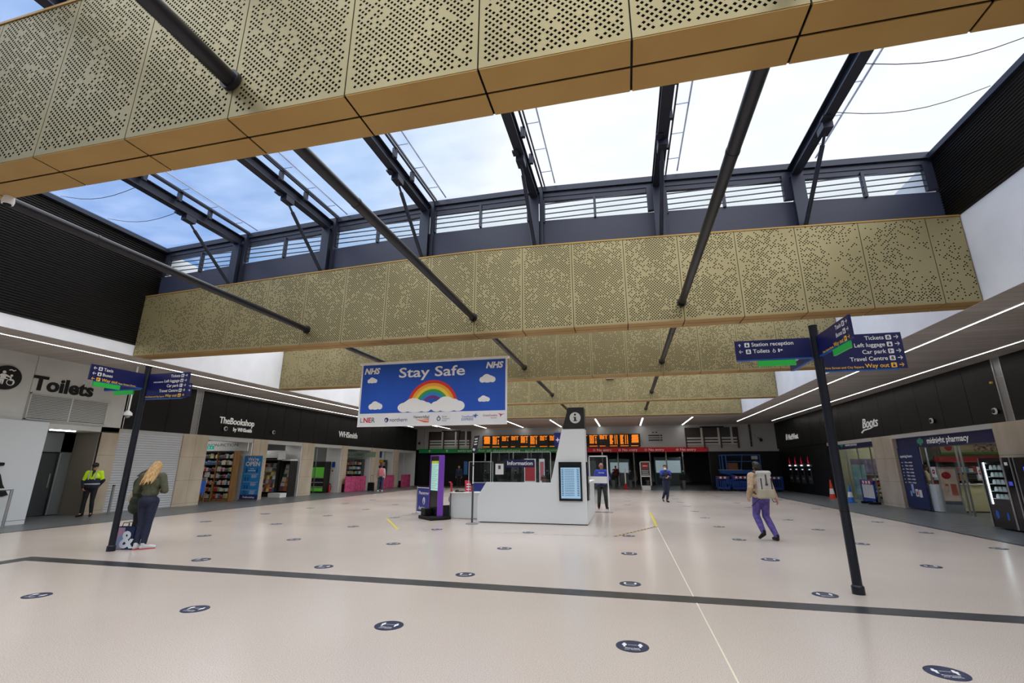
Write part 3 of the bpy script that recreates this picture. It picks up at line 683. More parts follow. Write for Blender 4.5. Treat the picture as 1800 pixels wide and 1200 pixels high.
# ================================================================== back wall
BW = MB().box(-18.3, 11.2, YB, YB + .2, 3.04, ZS)
struct('wall_back', BW, M_GREYW)
struct('wall_back', MB().box(6.2, 11.2, YB, YB + .3, 0, 2.76), M_BLACK)
struct('wall_back', MB().box(6.2, 11.2, YB, YB + .2, 2.76, 3.04), M_GREYW)
struct('wall_back', MB().box(-18.3, -12.8, YB + .5, YB + .8, 0, 3.04), M_BLACK)
t = thing('entrance_sign', 'long green sign over the gateline reading entrance for all destinations', 'sign', (-17.6, YB - .04, 2.74))
MB().box(0, 14.5, -.05, .03, 0, .36).build('sign_panel', mat('exit_green', '#0d6b34', .45, emis='#0d6b34', es=.15), t)
MB().text('entrance for all destinations   and platforms', 3.6, .09, .30, -.056, bold=.012, width=8.6).build('lettering', mat('pale_green', '#a9c9ae', .5), t)
a_ = MB()
for x in (1.0, 2.6, 13.3): a_.poly([(x - .04, .06), (x + .04, .06), (x + .04, .27), (x - .04, .27)], -.056).poly([(x - .12, .17), (x, .30), (x + .12, .17), (x + .12, .13), (x, .24), (x - .12, .13)], -.057)
a_.build('arrows', mat('pale_green', '#a9c9ae', .5), t)
t = thing('no_entry_sign', 'long red sign over the gateline reading No entry four times', 'sign', (-2.95, YB - .04, 2.74))
MB().box(0, 9.1, -.05, .03, 0, .36).build('sign_panel', mat('noentry_red', '#a3151b', .45, emis='#a3151b', es=.15), t)
tx = MB(); br_ = MB()
for x in (.75, 2.75, 4.75, 7.1):
    tx.text('No entry', x, .085, .27, -.056, bold=.012, width=1.15); br_.ring(x - .22, .165, .085, .1, -.056, 20).rect(x - .29, x - .15, .15, .18, -.056)
tx.build('lettering', M_WH, t); br_.build('no_entry_symbol', M_WH, t)
# departure boards: a row of separate orange text screens
M_SCR = mat('led_black', '#120d08', .4); M_ORG = mat('led_orange', '#ff8a1a', .5, emis='#ff8a20', es=.95)
bx0, bx1 = -11.75, 1.22; nb = 16; bw = (bx1 - bx0) / nb
random.seed(3)
ordn = 'first second third fourth fifth sixth seventh eighth ninth tenth eleventh twelfth thirteenth fourteenth fifteenth sixteenth'.split()
for i in range(nb):
    t = thing('departure_screen', '%s black departure screen with orange text, counted from the bookshop end' % ordn[i], 'departure board', (bx0 + i * bw, YB - .3, 3.14), 0, 'departure screens over the gateline')
    MB().box(.01, bw - .01, 0, .2, 0, 1.0).build('screen_case', M_SCR, t)
    MB().box(bw / 2 - .03, bw / 2 + .03, .2, .29, .45, .55).build('wall_bracket', M_BLACK, t)
    m_ = MB(); style = i in (0, 15); dense = i in (13, 14)
    nrow = 13
    for r_ in range(nrow if not style else 11):
        z = .93 - r_ * .056
        if style: m_.rect(.12 + random.random() * .06, bw - .12 - random.random() * .06, z - .04, z, -.004); continue
        if dense:
            m_.rect(.07, .07 + random.uniform(.18, .3), z - .038, z, -.004); m_.rect(.45, .52, z - .038, z, -.004); m_.rect(.6, .67, z - .038, z, -.004); continue
        if r_ == 0: m_.rect(.07, .3, z - .04, z, -.004); m_.rect(.36, bw - .08, z - .04, z, -.004); continue
        lim = [13, 12, 7, 6, 10, 12, 7, 7, 10, 11, 12, 12, 6, 8, 9, 9][i]
        if r_ < lim:
            x = .1
            while x < .45:
                w = random.uniform(.05, .13); m_.rect(x, min(x + w, .46), z - .038, z, -.004); x += w + .025
            if random.random() < .8: m_.rect(.55, .64, z - .038, z, -.004)
    m_.rect(.07, bw * random.uniform(.5, .9), .06, .1, -.004)
    m_.build('orange_text', M_ORG, t)
# windows high on the back wall (openings with rails and red posts)
M_DRED = mat('dark_red_post', '#3a1316', .5)
def gallery(x0, posts, W_, label):
    t = thing('gallery_window', label, 'window', (x0, YB - .01, 3.12))
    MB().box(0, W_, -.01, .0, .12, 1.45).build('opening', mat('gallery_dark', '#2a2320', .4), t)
    r_ = MB()
    for z in (.14, .36, .58): r_.box(0, W_, -.05, -.012, z, z + .12)
    for f_ in (.3, .62, .86): r_.box(W_ * f_, W_ * f_ + .14, -.06, -.012, .12, 1.45)
    r_.build('rail', M_PANEL, t)
    for p in posts: MB().box(p - .045, p + .045, -.20, -.11, -.12, 1.42).build('post', M_DRED, t)
    MB().box(W_ * .3, W_ * .75, -.08, 0, 1.42, 1.52).build('blind_box', M_BLACK, t)
gallery(-16.7, (0.05, 1.4, 2.75, 3.8), 3.85, 'gallery window with red posts beside the bookshop fascia')
gallery(4.6, (.05, 1.35, 2.55, 3.75), 3.82, 'gallery window with red posts between the screens and the bank')
t = thing('wall_vent', 'small louvred vent in the grey wall right of the departure screens', 'vent', (1.85, YB - .01, 3.5))
MB().box(0, 1.05, -.02, 0, 0, .62).build('backing', M_INTD, t)
g = MB()
for z in (0, .2, .36, .56): g.box(0, 1.05, -.05, -.02, z, z + .09)
g.box(.85, .9, -.05, -.02, 0, .62).build('slat', M_GREYW, t); MB().box(.3, .45, -.03, 0, .72, .78).box(.55, .7, -.03, 0, .72, .78).build('fixing_plate', M_BLACK, t)
for x, l in ((-17.6, 'grey bracket-mounted camera on the back wall beside the bookshop fascia'), (9.75, 'grey bracket-mounted camera on the back wall beside the bank fascia')):
    t = thing('bracket_camera', l, 'security camera', (x, YB - .01, 3.75))
    MB().box(-.16, .16, -.14, 0, 0, .38).build('junction_box', M_GREYW, t); MB().cyl((0, -.1, 0), (.12, -.35, -.1), .03).build('arm', M_BLACK, t); MB().ell((.12, -.38, -.18), (.12, .12, .12)).build('dome_lens', M_BLACK, t, smooth=True)
for x, l in ((-17.1, 'tall grey pipe on the back wall near the green sign'), (9.25, 'tall dark pipe on the back wall left of the bank camera')):
    t = thing('wall_pipe', l, 'pipe', (x, YB - .1, 3.1)); MB().cyl((0, 0, 0), (0, 0, 1.65), .06).build('pipe_body', M_ALU if x < 0 else M_STEELB, t, smooth=True); MB().box(-.09, .09, -.05, .09, .4, .46).box(-.09, .09, -.05, .09, 1.2, 1.26).build('pipe_clip', M_ALU, t)
# ceiling battens, fanned, in the soffit by the back wall (aimed along the hall)
bl = [(-14.75,), (-11.45,), (-8.22,), (-5.02,), (-1.88,), (1.28,), (4.45,)]
for i, (x,) in enumerate(bl):
    led('e', ((x, 32.9), (x, 38.8)), '%s short led batten under the far low ceiling, counted from the bookshop side' % ordn[i], .09)
# concourse beyond the gateline
struct('ceiling', MB().box(-18.3, 11.2, YB + .2, YB + 20, 3.04, 3.2), mat('dark_ceiling', '#3a3b3c', .7))
struct('wall_back', MB().box(-25, 18, YB + 19.8, YB + 20, 0, 3.1), mat('far_wall_grey', '#8d9496', .6))
struct('wall_left', MB().box(-18.3, -18.1, YB + .2, YB + 20, 0, 3.1), M_BLACK); struct('wall_right', MB().box(11.0, 11.2, YB + .3, YB + 20, 0, 3.1), M_BLACK)
for i, x in enumerate((-13.5, -10.2, -6.2, -2.1, 1.45, 4.9)):
    t = led('f', ((x, YB + 2.5), (x + .1, YB + 8)), '%s led batten in the dark ceiling beyond the ticket gates' % ordn[i], .09)
for o in [o for o in bpy.data.objects if o.name.startswith('led_strip_light')]:
    if o.location.y > YB: o.location.z = 3.04
# ================================================================== fingerpost signs
M_POST = mat('post_black_navy', '#171b26', .35, .2)
def icon(mb, x, z, s=.07): mb.prism(rrect(x, x + s, z, z + s, .01), -.004, -.002)
def glyph(mb, x, z, k):
    y = -.0055
    if k % 3 == 0: mb.rect(x + .015, x + .055, z + .015, z + .03, y).rect(x + .02, x + .05, z + .035, z + .055, y)
    elif k % 3 == 1: mb.disc(x + .035, z + .055, .008, y, 10).rect(x + .02, x + .05, z + .012, z + .042, y)
    else: mb.rect(x + .018, x + .03, z + .01, z + .06, y).rect(x + .03, x + .055, z + .032, z + .042, y)
def arrow(mb, x, z, s, d, y=-.004):
    """d: 'l','r','u'"""
    if d == 'u': mb.poly([(x - .1 * s, z), (x + .1 * s, z), (x + .1 * s, z + .8 * s), (x - .1 * s, z + .8 * s)], y).poly([(x - .45 * s, z + .45 * s), (x - .3 * s, z + .45 * s), (x, z + .8 * s), (x + .3 * s, z + .45 * s), (x + .45 * s, z + .45 * s), (x, z + s)], y); return
    k = 1 if d == 'r' else -1
    mb.poly([(x - .5 * s * k, z + .4 * s), (x + .45 * s * k, z + .4 * s), (x + .45 * s * k, z + .58 * s), (x - .5 * s * k, z + .58 * s)], y)
    mb.poly([(x, z + .02 * s), (x + .14 * s * k, z), (x + .55 * s * k, z + .49 * s), (x + .14 * s * k, z + .98 * s), (x, z + .96 * s), (x + .38 * s * k, z + .49 * s)], y)
def arm(t, rz, z0, z1, rows, green=None, both=False, x0=.065):
    """a double-sided sign blade starting at the pole; rows: (text, colour, extra small text)"""
    L_ = 1.05
    def place(mb, nm, m_, r=None):
        o = mb.build(nm, m_, t); o.rotation_euler = (0, 0, rz if r is None else r); return o
    place(MB().box(x0, x0 + L_, -.0, .03, z0, z1), 'sign_blade', M_NAVY)
    place(MB().box(x0, x0 + L_ - .1, -.002, .032, z0 - .018, z0), 'blue_edge', M_SIGNB)
    if green: place(MB().box(x0 + green[0], x0 + green[1], .0, .03, z0 - .11, z0 - .022), 'green_panel', M_GREEN)
    for face in ((0, 1) if both else (0,)):
        w = MB(); y = MB(); n = MB(); pitch = .103
        for i, (s_, c_, sm) in enumerate(rows):
            z = z1 - .075 - i * pitch - .02
            mb = y if c_ else w
            if face == 0:
                arrow(mb, x0 + L_ - .07, z, .06, 'r'); icon(mb, x0 + L_ - .2, z - .008); glyph(n, x0 + L_ - .2, z - .008, i)
                mb.text(s_, x0 + L_ - .225, z, .084, -.004, bold=.012, align='r')
                if sm: vs, _ = text_geo(s_, .012, 0, 1.); w_ = max(v.x for v in vs) * .084; mb.text(sm, x0 + L_ - .245 - w_, z, .045, -.004, bold=.012, align='r')
            else:
                arrow(mb, -(x0 + L_ - .07), z, .06, 'l'); icon(mb, -(x0 + L_ - .13), z - .008); glyph(n, -(x0 + L_ - .13), z - .008, i)
                mb.text(s_, -(x0 + L_ - .225), z, .084, -.004, bold=.012)
                if sm: vs, _ = text_geo(s_, .012, 0, 1.); w_ = max(v.x for v in vs) * .084; mb.text(sm, -(x0 + L_ - .245 - w_), z, .045, -.004, bold=.012)
        for mb, m_ in ((w, M_WH), (y, M_YEL), (n, M_NAVY)):
            if not mb.v: continue
            if face == 0: place(mb, 'lettering', m_)
            else:
                for i, v in enumerate(mb.v): mb.v[i] = (v[0], v[1], v[2])
                o = mb.build('lettering', m_, t); o.rotation_euler = (0, 0, rz + PI)
                o.location = Matrix.Rotation(rz, 3, 'Z') @ Vector((0, .03, 0))
def fingerpost(x, y, label):
    t = thing('signpost', label, 'signpost', (x, y, 0))
    MB().cyl((0, 0, 0.02), (0, 0, 3.66), .058, n=20).build('pole', M_POST, t, smooth=True)
    MB().lathe([(.075, 0), (.075, .09), (.07, .10), (.058, .11)]).build('base_collar', M_POST, t); MB().cyl((0, 0, 1.02), (0, 0, 1.03), .0595, n=20).build('joint_ring', M_BLACK, t)
    MB().cyl((0, 0, 3.66), (0, 0, 3.67), .062, n=20).build('pole_cap', M_BLACK, t)
    arm(t, 0, 2.97, 3.5, [('Tickets', 0, ''), ('Left luggage', 0, 'Lost property'), ('Car park', 0, ''), ('Travel Centre', 0, ''), ('Way out', 1, 'Aire Street and City Square')])
    arm(t, -PI / 2, 3.19, 3.49, [('Taxis', 0, ''), ('Buses', 0, ''), ('Way out', 1, 'New Station Street')], (.45, .95), True)
    arm(t, PI / 2, 3.19, 3.49, [('Station reception', 0, ''), ('Toilets', 0, '')], None, True)
    # blade towards the shops on the toilets side, read from the front
    MB().box(-1.115, -.065, 0, .03, 3.19, 3.49).build('sign_blade', M_NAVY, t); MB().box(-1.1, -.065, -.002, .032, 3.172, 3.19).build('blue_edge', M_SIGNB, t)
    MB().box(-.82, -.30, 0, .03, 3.08, 3.168).build('green_panel', M_GREEN, t)
    w = MB(); arrow(w, -1.05, 3.395, .05, 'u'); icon(w, -.98, 3.385); w.text('Station reception', -.88, 3.395, .084, -.004, bold=.012)
    g2 = MB(); glyph(g2, -.98, 3.385, 1); glyph(g2, -.97, 3.28, 0); g2.build('icon_mark', M_NAVY, t)
    arrow(w, -1.04, 3.29, .055, 'l'); icon(w, -.97, 3.28); w.text('Toilets', -.87, 3.29, .084, -.004, bold=.012)
    w.ring(-.575, 3.305, .014, .022, -.004, 14).rect(-.585, -.575, 3.31, 3.345, -.004).rect(-.52, -.50, 3.29, 3.34, -.004).rect(-.49, -.46, 3.31, 3.33, -.004)
    w.build('lettering', M_WH, t)
    return t
fingerpost(2.87, 7.61, 'dark signpost with blue finger signs standing alone on the pharmacy side of the hall')
fingerpost(-9.87, 7.75, 'dark signpost with blue finger signs beside the two women and the carrier bag')
# ================================================================== hanging banner
t = thing('hanging_banner', 'big blue Stay Safe banner with NHS logos, rainbow and clouds hanging in the hall', 'banner', (-7.36, 12.0, 0))
M_BW = noisy('banner_white', '#d9dadd', '#e4e5e8', 1.2, .6); M_BB = noisy('banner_blue', '#0f4bb0', '#1553bd', .9, .55, stretch=(1, 1, .4))
MB().box(0, 4.38, .0, .012, 2.70, 4.47).build('white_sheet', M_BW, t)
MB().box(.05, 4.33, -.003, .0, 3.05, 4.45).build('blue_field', M_BB, t)
MB().box(-.05, 4.43, -.03, .04, 4.46, 4.52).build('top_rail', M_WH, t); MB().box(0, 4.38, -.012, .02, 2.68, 2.70).build('bottom_rail', M_WH, t)
for a, b in (((.1, .01, 4.5), (-.90, .01, 5.2)), ((4.2, .01, 4.5), (3.86, .01, 5.16))): MB().cyl(a, b, .006, n=6).build('hanging_wire', M_ALU, t)
w = MB().text('Stay Safe', 1.20, 4.05, .40, -.006, bold=.014, width=1.98)
w.text('NHS', .10, 4.19, .235, -.006, bold=.045, shear=.25, width=.50).text('NHS', 3.78, 4.21, .235, -.006, bold=.045, shear=.25, width=.50)
w.build('lettering', M_WH, t)
cx, cz = 2.25, 3.19
for k, c in enumerate(('#d42a1e', '#e8a02c', '#ecc93c', '#2f9a4c', '#1f7fc4', '#6a2c7a')):
    MB().ring(cx, cz, .75 - .085 * (k + 1), .75 - .085 * k, -.0045, 40, 0, PI).build('rainbow_band', mat('rainbow_%d' % k, c, .5), t)
def cloud(mb, x, z, w, h, y):
    for k, (a, b, r, q) in enumerate(((-.32, -.12, .34, .20), (.32, -.12, .34, .20), (-.05, .1, .42, .26), (.16, 0, .36, .22), (-.18, 0, .36, .2), (0, -.22, .26, .3))):
        mb.disc(x + w * a, z + h * b, h * r, y - .0006 * k, rx=w * q)
for (x, z, w_, h_, y) in ((1.74, 3.24, 1.0, .40, -.008), (2.70, 3.25, .96, .42, -.008), (.37, 4.0, .30, .17, -.006), (.53, 3.27, .42, .24, -.006), (3.83, 3.92, .44, .24, -.006), (3.74, 3.37, .32, .17, -.006)):
    c_ = MB(); cloud(c_, x, z, w_, h_, y); c_.build('cloud', M_WH, t)
g = MB().text('L', .09, 2.80, .19, -.004, bold=.0).build('logo', mat('logo_grey', '#4a4a4e', .5), t)
MB().text('NE', .19, 2.80, .19, -.004, bold=.03).build('logo', mat('logo_red', '#c0202c', .5), t); MB().text('R', .44, 2.80, .19, -.004).build('logo', mat('logo_grey', '#4a4a4e', .5), t)
MB().disc(.90, 2.86, .065, -.004).text('northern', 1.0, 2.81, .15, -.004, bold=.0).build('logo', mat('logo_navy', '#232a5c', .5), t)
MB().text('n', .86, 2.82, .12, -.006, bold=.02).build('logo', M_WH, t)
MB().text('NetworkRail', 1.72, 2.89, .105, -.004, bold=.01, width=.46).build('logo', mat('logo_grey', '#4a4a4e', .5), t)
g = MB(); g.poly([(1.76, 2.87), (2.18, 2.80), (2.18, 2.77), (2.04, 2.77)], -.004).poly([(1.9, 2.875), (2.18, 2.85), (2.18, 2.82)], -.004).poly([(2.0, 2.885), (2.18, 2.885), (2.18, 2.865)], -.004); g.build('logo', mat('logo_orange', '#dd6a35', .5), t)
g = MB().ring(2.46, 2.86, .03, .06, -.004, 20).disc(2.46, 2.93, .02, -.004); 
g.text('British', 2.56, 2.90, .055, -.004).text('Transport', 2.56, 2.845, .055, -.004).text('Police', 2.56, 2.79, .055, -.004); g.build('logo', mat('logo_grey2', '#6a6c78', .5), t)
g = MB().text('TransPennine', 3.12, 2.88, .07, -.004).text('EXPRESS', 3.12, 2.80, .09, -.004, bold=.01); g.poly([(3.42, 2.94), (3.5, 2.95), (3.54, 3.0), (3.53, 2.95), (3.6, 2.93), (3.53, 2.91), (3.52, 2.85), (3.49, 2.91)], -.004); g.build('logo', mat('logo_blue', '#3c5ea8', .5), t)
g = MB().text('CrossCountry', 3.72, 2.90, .075, -.004, width=.40).text('by arriva', 3.94, 2.84, .045, -.004); g.poly([(4.13, 2.98), (4.22, 2.95), (4.33, 2.96), (4.24, 2.93), (4.2, 2.87), (4.19, 2.93)], -.004); g.build('logo', mat('logo_red2', '#a8324a', .5), t)
# ================================================================== information desk
M_DESK = mat('desk_white', '#e6ecf0', .3); M_DESKB = mat('desk_black', '#1a1d20', .4)
t = thing('information_desk', 'white information desk with tall leaning tower and black i cap', 'desk', (-1.15, 14.2, 0))
# local x is measured from the right hand front corner
MB().prism([(-3.29, .02), (0, .02), (.0, 2.70), (-.67, 2.70), (-1.04, 1.15), (-3.02, 1.15), (-3.29, .72)], 0, .12).build('front_panel', M_DESK, t, bevel=.008)
MB().prism([(-.60, .02), (0.0, .02), (0.0, 2.70), (-.60, 2.70)], .12, .62).build('tower', M_DESK, t)
MB().box(-3.2, -.0, .0, .1, .0, .02).build('plinth', M_BLACK, t)
MB().prism([(-.65, 2.71), (.01, 2.71), (.0, 3.34), (-.47, 3.34)], -.005, .55).build('tower_cap', M_DESKB, t)
MB().disc(-.26, 3.03, .165, -.009, 32).build('information_disc', mat('disc_grey', '#d4d4d6', .5), t)
g = MB().disc(-.26, 3.125, .03, -.012, 16).poly([(-.31, 3.055), (-.235, 3.055), (-.235, 2.955), (-.205, 2.955), (-.205, 2.93), (-.315, 2.93), (-.315, 2.955), (-.285, 2.955), (-.285, 3.03), (-.31, 3.03)], -.012); g.build('letter_i', M_DESKB, t)
MB().box(-.08, .0, .62, 3.4, .02, 1.12).build('side_panel', M_DESK, t); MB().box(-.5, .03, .62, 3.4, 1.12, 1.16).build('side_counter', M_WH, t)
MB().box(-3.2, -.6, .12, .7, .78, .82).build('inner_worktop', M_WH, t)
def info_screen(parent, x0, x1, z0, z1, y, rz=0.):
    a = MB().box(x0, x1, y - .05, y, z0, z1).build('screen_case', M_SCRB, parent)
    b = MB().rect(x0 + .06, x1 - .05, z0 + .07, z1 - .16, y - .053).build('lit_screen', M_SCRL, a)
    g = MB()
    n = 16
    for i in range(n):
        z = z1 - .22 - i * (z1 - z0 - .32) / n; g.rect(x0 + .08, x0 + .14, z, z + .022, y - .055).rect(x0 + .17, x1 - .22, z, z + .012, y - .055).rect(x1 - .14, x1 - .08, z, z + .02, y - .055)
    g.build('screen_text', mat('screen_text_blue', '#33506e', .5), a); return a
M_SCRB = mat('screen_black', '#0c0f14', .15); M_SCRL = mat('screen_lit', '#86aac8', .3, emis='#a5cbe8', es=.42)
info_screen(t, -.79, -.12, .65, 1.74, -.002)
s2 = MB().box(0, .05, .10, .58, .66, 1.74).build('side_screen', M_SCRB, t)
# perspex screens on the desk
def perspex(loc, w, h, label, rz=0., frame=True):
    q = thing('perspex_screen', label, 'screen', loc, rz)
    MB().box(0, w, 0, .008, 0.0, h).build('clear_sheet', M_GLASS, q)
    MB().box(0, .012, -.004, .012, 0, h).box(w - .012, w, -.004, .012, 0, h).box(0, w, -.004, .012, h - .01, h).build('edge_strip', M_WH, q)
    MB().box(.1, .2, -.08, .08, -.0, .012).box(w - .2, w - .1, -.08, .08, 0, .012).build('screen_foot', M_WH, q)
    return q
perspex((-4.12, 14.50, .825), 1.9, 1.22, 'large clear perspex screen behind the Information sign on the desk')
perspex((-5.0, 15.0, .81), .82, .95, 'smaller clear perspex screen over the low desk extension')
t = thing('notice_sheet', 'white paper notice with small black emblem hung on the perspex screen', 'notice', (-3.96, 14.49, 1.37))
MB().box(0, .26, -.004, 0, 0, .32).build('paper_sheet', M_WH, t); MB().rect(.09, .17, .16, .27, -.006).build('print', mat('print_grey', '#55565a', .6), t)
t = thing('information_sign', 'dark navy sign reading Information over the white desk', 'sign', (-3.62, 14.46, 1.585))
MB().box(0, .90, -.012, .012, 0, .23).build('sign_panel', M_NAVY, t); MB().text('Information', .05, .07, .16, -.015, bold=.02, width=.80).build('lettering', M_WH, t)
MB().cyl((.1, 0, .23), (.1, 0, .46), .006).cyl((.8, 0, .23), (.8, 0, .46), .006).build('hanger', M_ALU, t)
# low desk extension
t = thing('low_desk', 'low white desk extension on the bookshop side of the information desk', 'desk', (-5.62, 14.95, 0))
MB().box(0, 1.2, 0, .75, .76, .80).build('desk_top', M_WH, t, bevel=.006); MB().box(.02, 1.12, .03, .06, .02, .76).build('front_panel', M_DESK, t)
MB().box(.0, .05, .03, .72, 0, .76).box(1.15, 1.2, .03, .72, 0, .76).build('side_panel', M_DESK, t)
t = thing('chevron_board', 'leaning pink and white board standing on the low desk', 'sign', (-5.22, 15.35, .80), R(20))
MB().add([(0, 0, 0), (.26, 0, 0), (.14, .12, .36), (-.02, .12, .36), (0, .02, 0), (.26, .02, 0), (.14, .14, .36), (-.02, .14, .36)], [(0, 1, 2, 3), (4, 7, 6, 5), (0, 3, 7, 4), (1, 5, 6, 2), (3, 2, 6, 7), (0, 4, 5, 1)]).build('board', mat('hot_pink_red', '#c8284c', .5), t)
g = MB()
for z in (.06, .14, .22): g.add([(.04, z / 3 - .003, z), (.18, z / 3 - .003, z), (.17, (z + .035) / 3 - .003, z + .035), (.04, (z + .035) / 3 - .003, z + .035)], [(0, 1, 2, 3)])
g.build('white_print', M_WH, t)
t = thing('desk_phone', 'black phone lying on the low white desk', 'telephone', (-5.5, 15.1, .80)); MB().box(0, .3, 0, .2, 0, .03).build('phone_base', M_BLACK, t, bevel=.005); MB().box(.02, .07, .01, .2, .03, .06).build('handset', M_BLACK, t)
# tall white framed screen behind the counter, with white notice board
t = thing('framed_screen', 'tall clear screen in thin white frame beside the staff member in blue', 'screen', (-1.36, 18.3, 0))
MB().box(0, .03, 0, .03, 0, 2.0).box(.66, .70, 0, .03, 0, 2.0).box(0, .70, 0, .03, 1.97, 2.01).build('white_frame', M_WH, t); MB().box(.03, .66, .01, .018, .3, 1.97).build('clear_sheet', M_GLASS, t)
MB().box(.04, .65, -.02, 0, 1.02, 1.26).build('notice_board', M_WH, t); MB().box(-.1, .8, -.2, .2, 0, .012).build('base_plate', M_CHROME, t)
# narrow stand banners behind the perspex
for x, y, w, c, l in ((-3.55, 16.9, .42, '#b8333a', 'red and white roller banner standing behind the Information sign'), (-3.08, 17.3, .2, '#c06a70', 'slim pinkish roller banner right of the red one behind the desk')):
    t = thing('roller_banner', l, 'banner', (x, y, 0)); MB().box(0, w, 0, .01, .06, 1.88).build('banner_sheet', M_WH, t); MB().box(.03, w - .03, -.003, 0, 1.12, 1.78).build('printed_area', mat('rb' + c, c, .5), t)
    MB().box(.03, w - .03, -.003, 0, .3, .98).build('lower_print', mat('rb_green', '#3d5a50', .5), t); MB().box(-.02, w + .02, -.05, .08, 0, .06).build('base_cassette', M_ALU, t)
t = thing('tower_sign', 'small navy sign with white star hanging left of the desk tower', 'sign', (-2.48, 17.15, 2.305))
MB().box(0, .24, 0, .02, 0, .5).build('sign_panel', mat('deep_blue', '#1a2270', .4), t); MB().poly([(.04, .24), (.1, .27), (.12, .34), (.14, .27), (.2, .24), (.14, .21), (.12, .14), (.1, .21)], -.004).build('star', M_WH, t)
MB().cyl((.12, .01, .5), (.12, .01, 2.475), .006).build('hanger', M_ALU, t)
# queue sign on a pole
t = thing('pole_sign', 'slim pole with slanted navy notice on round base in front of the desk', 'sign', (-4.45, 13.77, 0))
MB().lathe([(.19, 0), (.19, .012), (.15, .03), (.03, .04)]).build('round_base', M_ALU, t, smooth=True); MB().cyl((0, 0, .03), (0, 0, 1.08), .028).build('pole', mat('pole_grey', '#55585c', .35, .6), t, smooth=True)
MB().cyl((0, 0, 1.08), (0, 0, 2.0), .017).build('upper_pole', M_WH, t, smooth=True); MB().cyl((0, 0, 1.08), (0, 0, 1.11), .032).cyl((0, 0, 1.62), (0, 0, 1.65), .024).build('clamp', M_BLACK, t)
MB().prism([(-.06, 1.98), (.08, 1.98), (.18, 2.52), (.02, 2.50)], -.01, .01).build('notice_panel', mat('notice_navy', '#23283c', .4), t)
g = MB(); g.poly([(.03, 2.39), (.12, 2.40), (.13, 2.44), (.035, 2.43)], -.013).poly([(.02, 2.31), (.11, 2.32), (.12, 2.36), (.025, 2.35)], -.013).poly([(.01, 2.23), (.10, 2.24), (.11, 2.28), (.015, 2.27)], -.013).disc(0.01, 2.1, .04, -.013); g.build('white_print', M_WH, t)
# purple totem
M_PUR = mat('totem_purple', '#7b45b8', .35)
t = thing('information_totem', 'purple edged digital totem with pale green screen on black base', 'digital display', (-6.02, 14.72, 0), R(-42))
MB().prism(rrect(-.32, .32, .1, 1.96, .05), -.03, .09).build('housing', mat('totem_black', '#17171b', .3), t)
MB().box(.32, .36, -.08, .12, .1, 1.93).build('purple_side', M_PUR, t, bevel=.01); MB().box(-.36, -.32, -.05, .09, .1, 1.93).build('purple_side', M_PUR, t); MB().box(-.36, .36, -.06, .11, 1.93, 1.965).build('purple_top', M_PUR, t)
MB().rect(-.28, .28, .86, 1.78, -.033).build('lit_screen', mat('totem_screen', '#a8d6cc', .3, emis='#a8d6cc', es=.5), t); MB().rect(-.28, .28, 1.70, 1.78, -.035).build('yellow_header', mat('totem_header', '#b9c83c', .4, emis='#b9c83c', es=.3), t)
g = MB()
for k in range(16): g.rect(-.25, .2 - (k % 3) * .08, 1.64 - k * .048, 1.648 - k * .048, -.035)
g.build('screen_text', mat('totem_text', '#5b8f88', .5), t)
MB().prismz([(-.45, -.35), (.45, -.35), (.5, .1), (.4, .4), (-.4, .4), (-.5, .1)], .0, .1).build('base_plinth', M_BLACK, t, bevel=.02); MB().prism([(-.38, .1), (.30, .1), (.30, .42), (-.1, .36), (-.38, .30)], .10, .38).build('rear_box', M_BLACK, t); MB().box(-.38, -.05, -.3, -.05, .1, .32).build('front_box', M_BLACK, t, bevel=.02)
# passenger assistance board
t = thing('barrier_banner', 'blue Passenger Assistance barrier banner beside the purple totem', 'banner', (-7.36, 16.3, 0), R(-38))
MB().box(.04, 1.02, 0, .006, .08, .86).build('banner_sheet', mat('assist_blue', '#2a3590', .5), t); MB().cyl((0, 0, 0), (0, 0, .92), .016).cyl((1.06, 0, 0), (1.06, 0, .92), .016).build('post', M_CHROME, t, smooth=True)
MB().cyl((0, 0, .88), (1.06, 0, .88), .01).cyl((0, 0, .06), (1.06, 0, .06), .01).build('cross_rail', M_WH, t); MB().lathe([(.16, 0), (.16, .012), (.02, .03)]).lathe([(.16, 0), (.16, .012), (.02, .03)], (1.06, 0)).build('post_base', M_CHROME, t)
g = MB().text('Passenger', .16, .66, .15, -.004, bold=.02, width=.72).text('Assistance', .16, .16, .15, -.004, bold=.02, width=.74).disc(.53, .45, .12, -.004, rx=.085); g.build('lettering', M_WH, t)
MB().disc(.53, .50, .02, -.007).poly([(.51, .47), (.55, .47), (.57, .36), (.49, .36)], -.007).build('figure', mat('assist_blue', '#2a3590', .5), t)
t = thing('barrier_banner', 'second blue barrier banner mostly hidden behind the low desk', 'banner', (-5.9, 18.2, 0)); MB().box(.04, 1.3, 0, .006, .1, .98).build('banner_sheet', mat('assist_blue', '#2a3590', .5), t)
MB().cyl((0, 0, 0), (0, 0, 1.02), .016).cyl((1.34, 0, 0), (1.34, 0, 1.02), .016).cyl((0, 0, 1.0), (1.34, 0, 1.0), .01).build('post', M_CHROME, t)
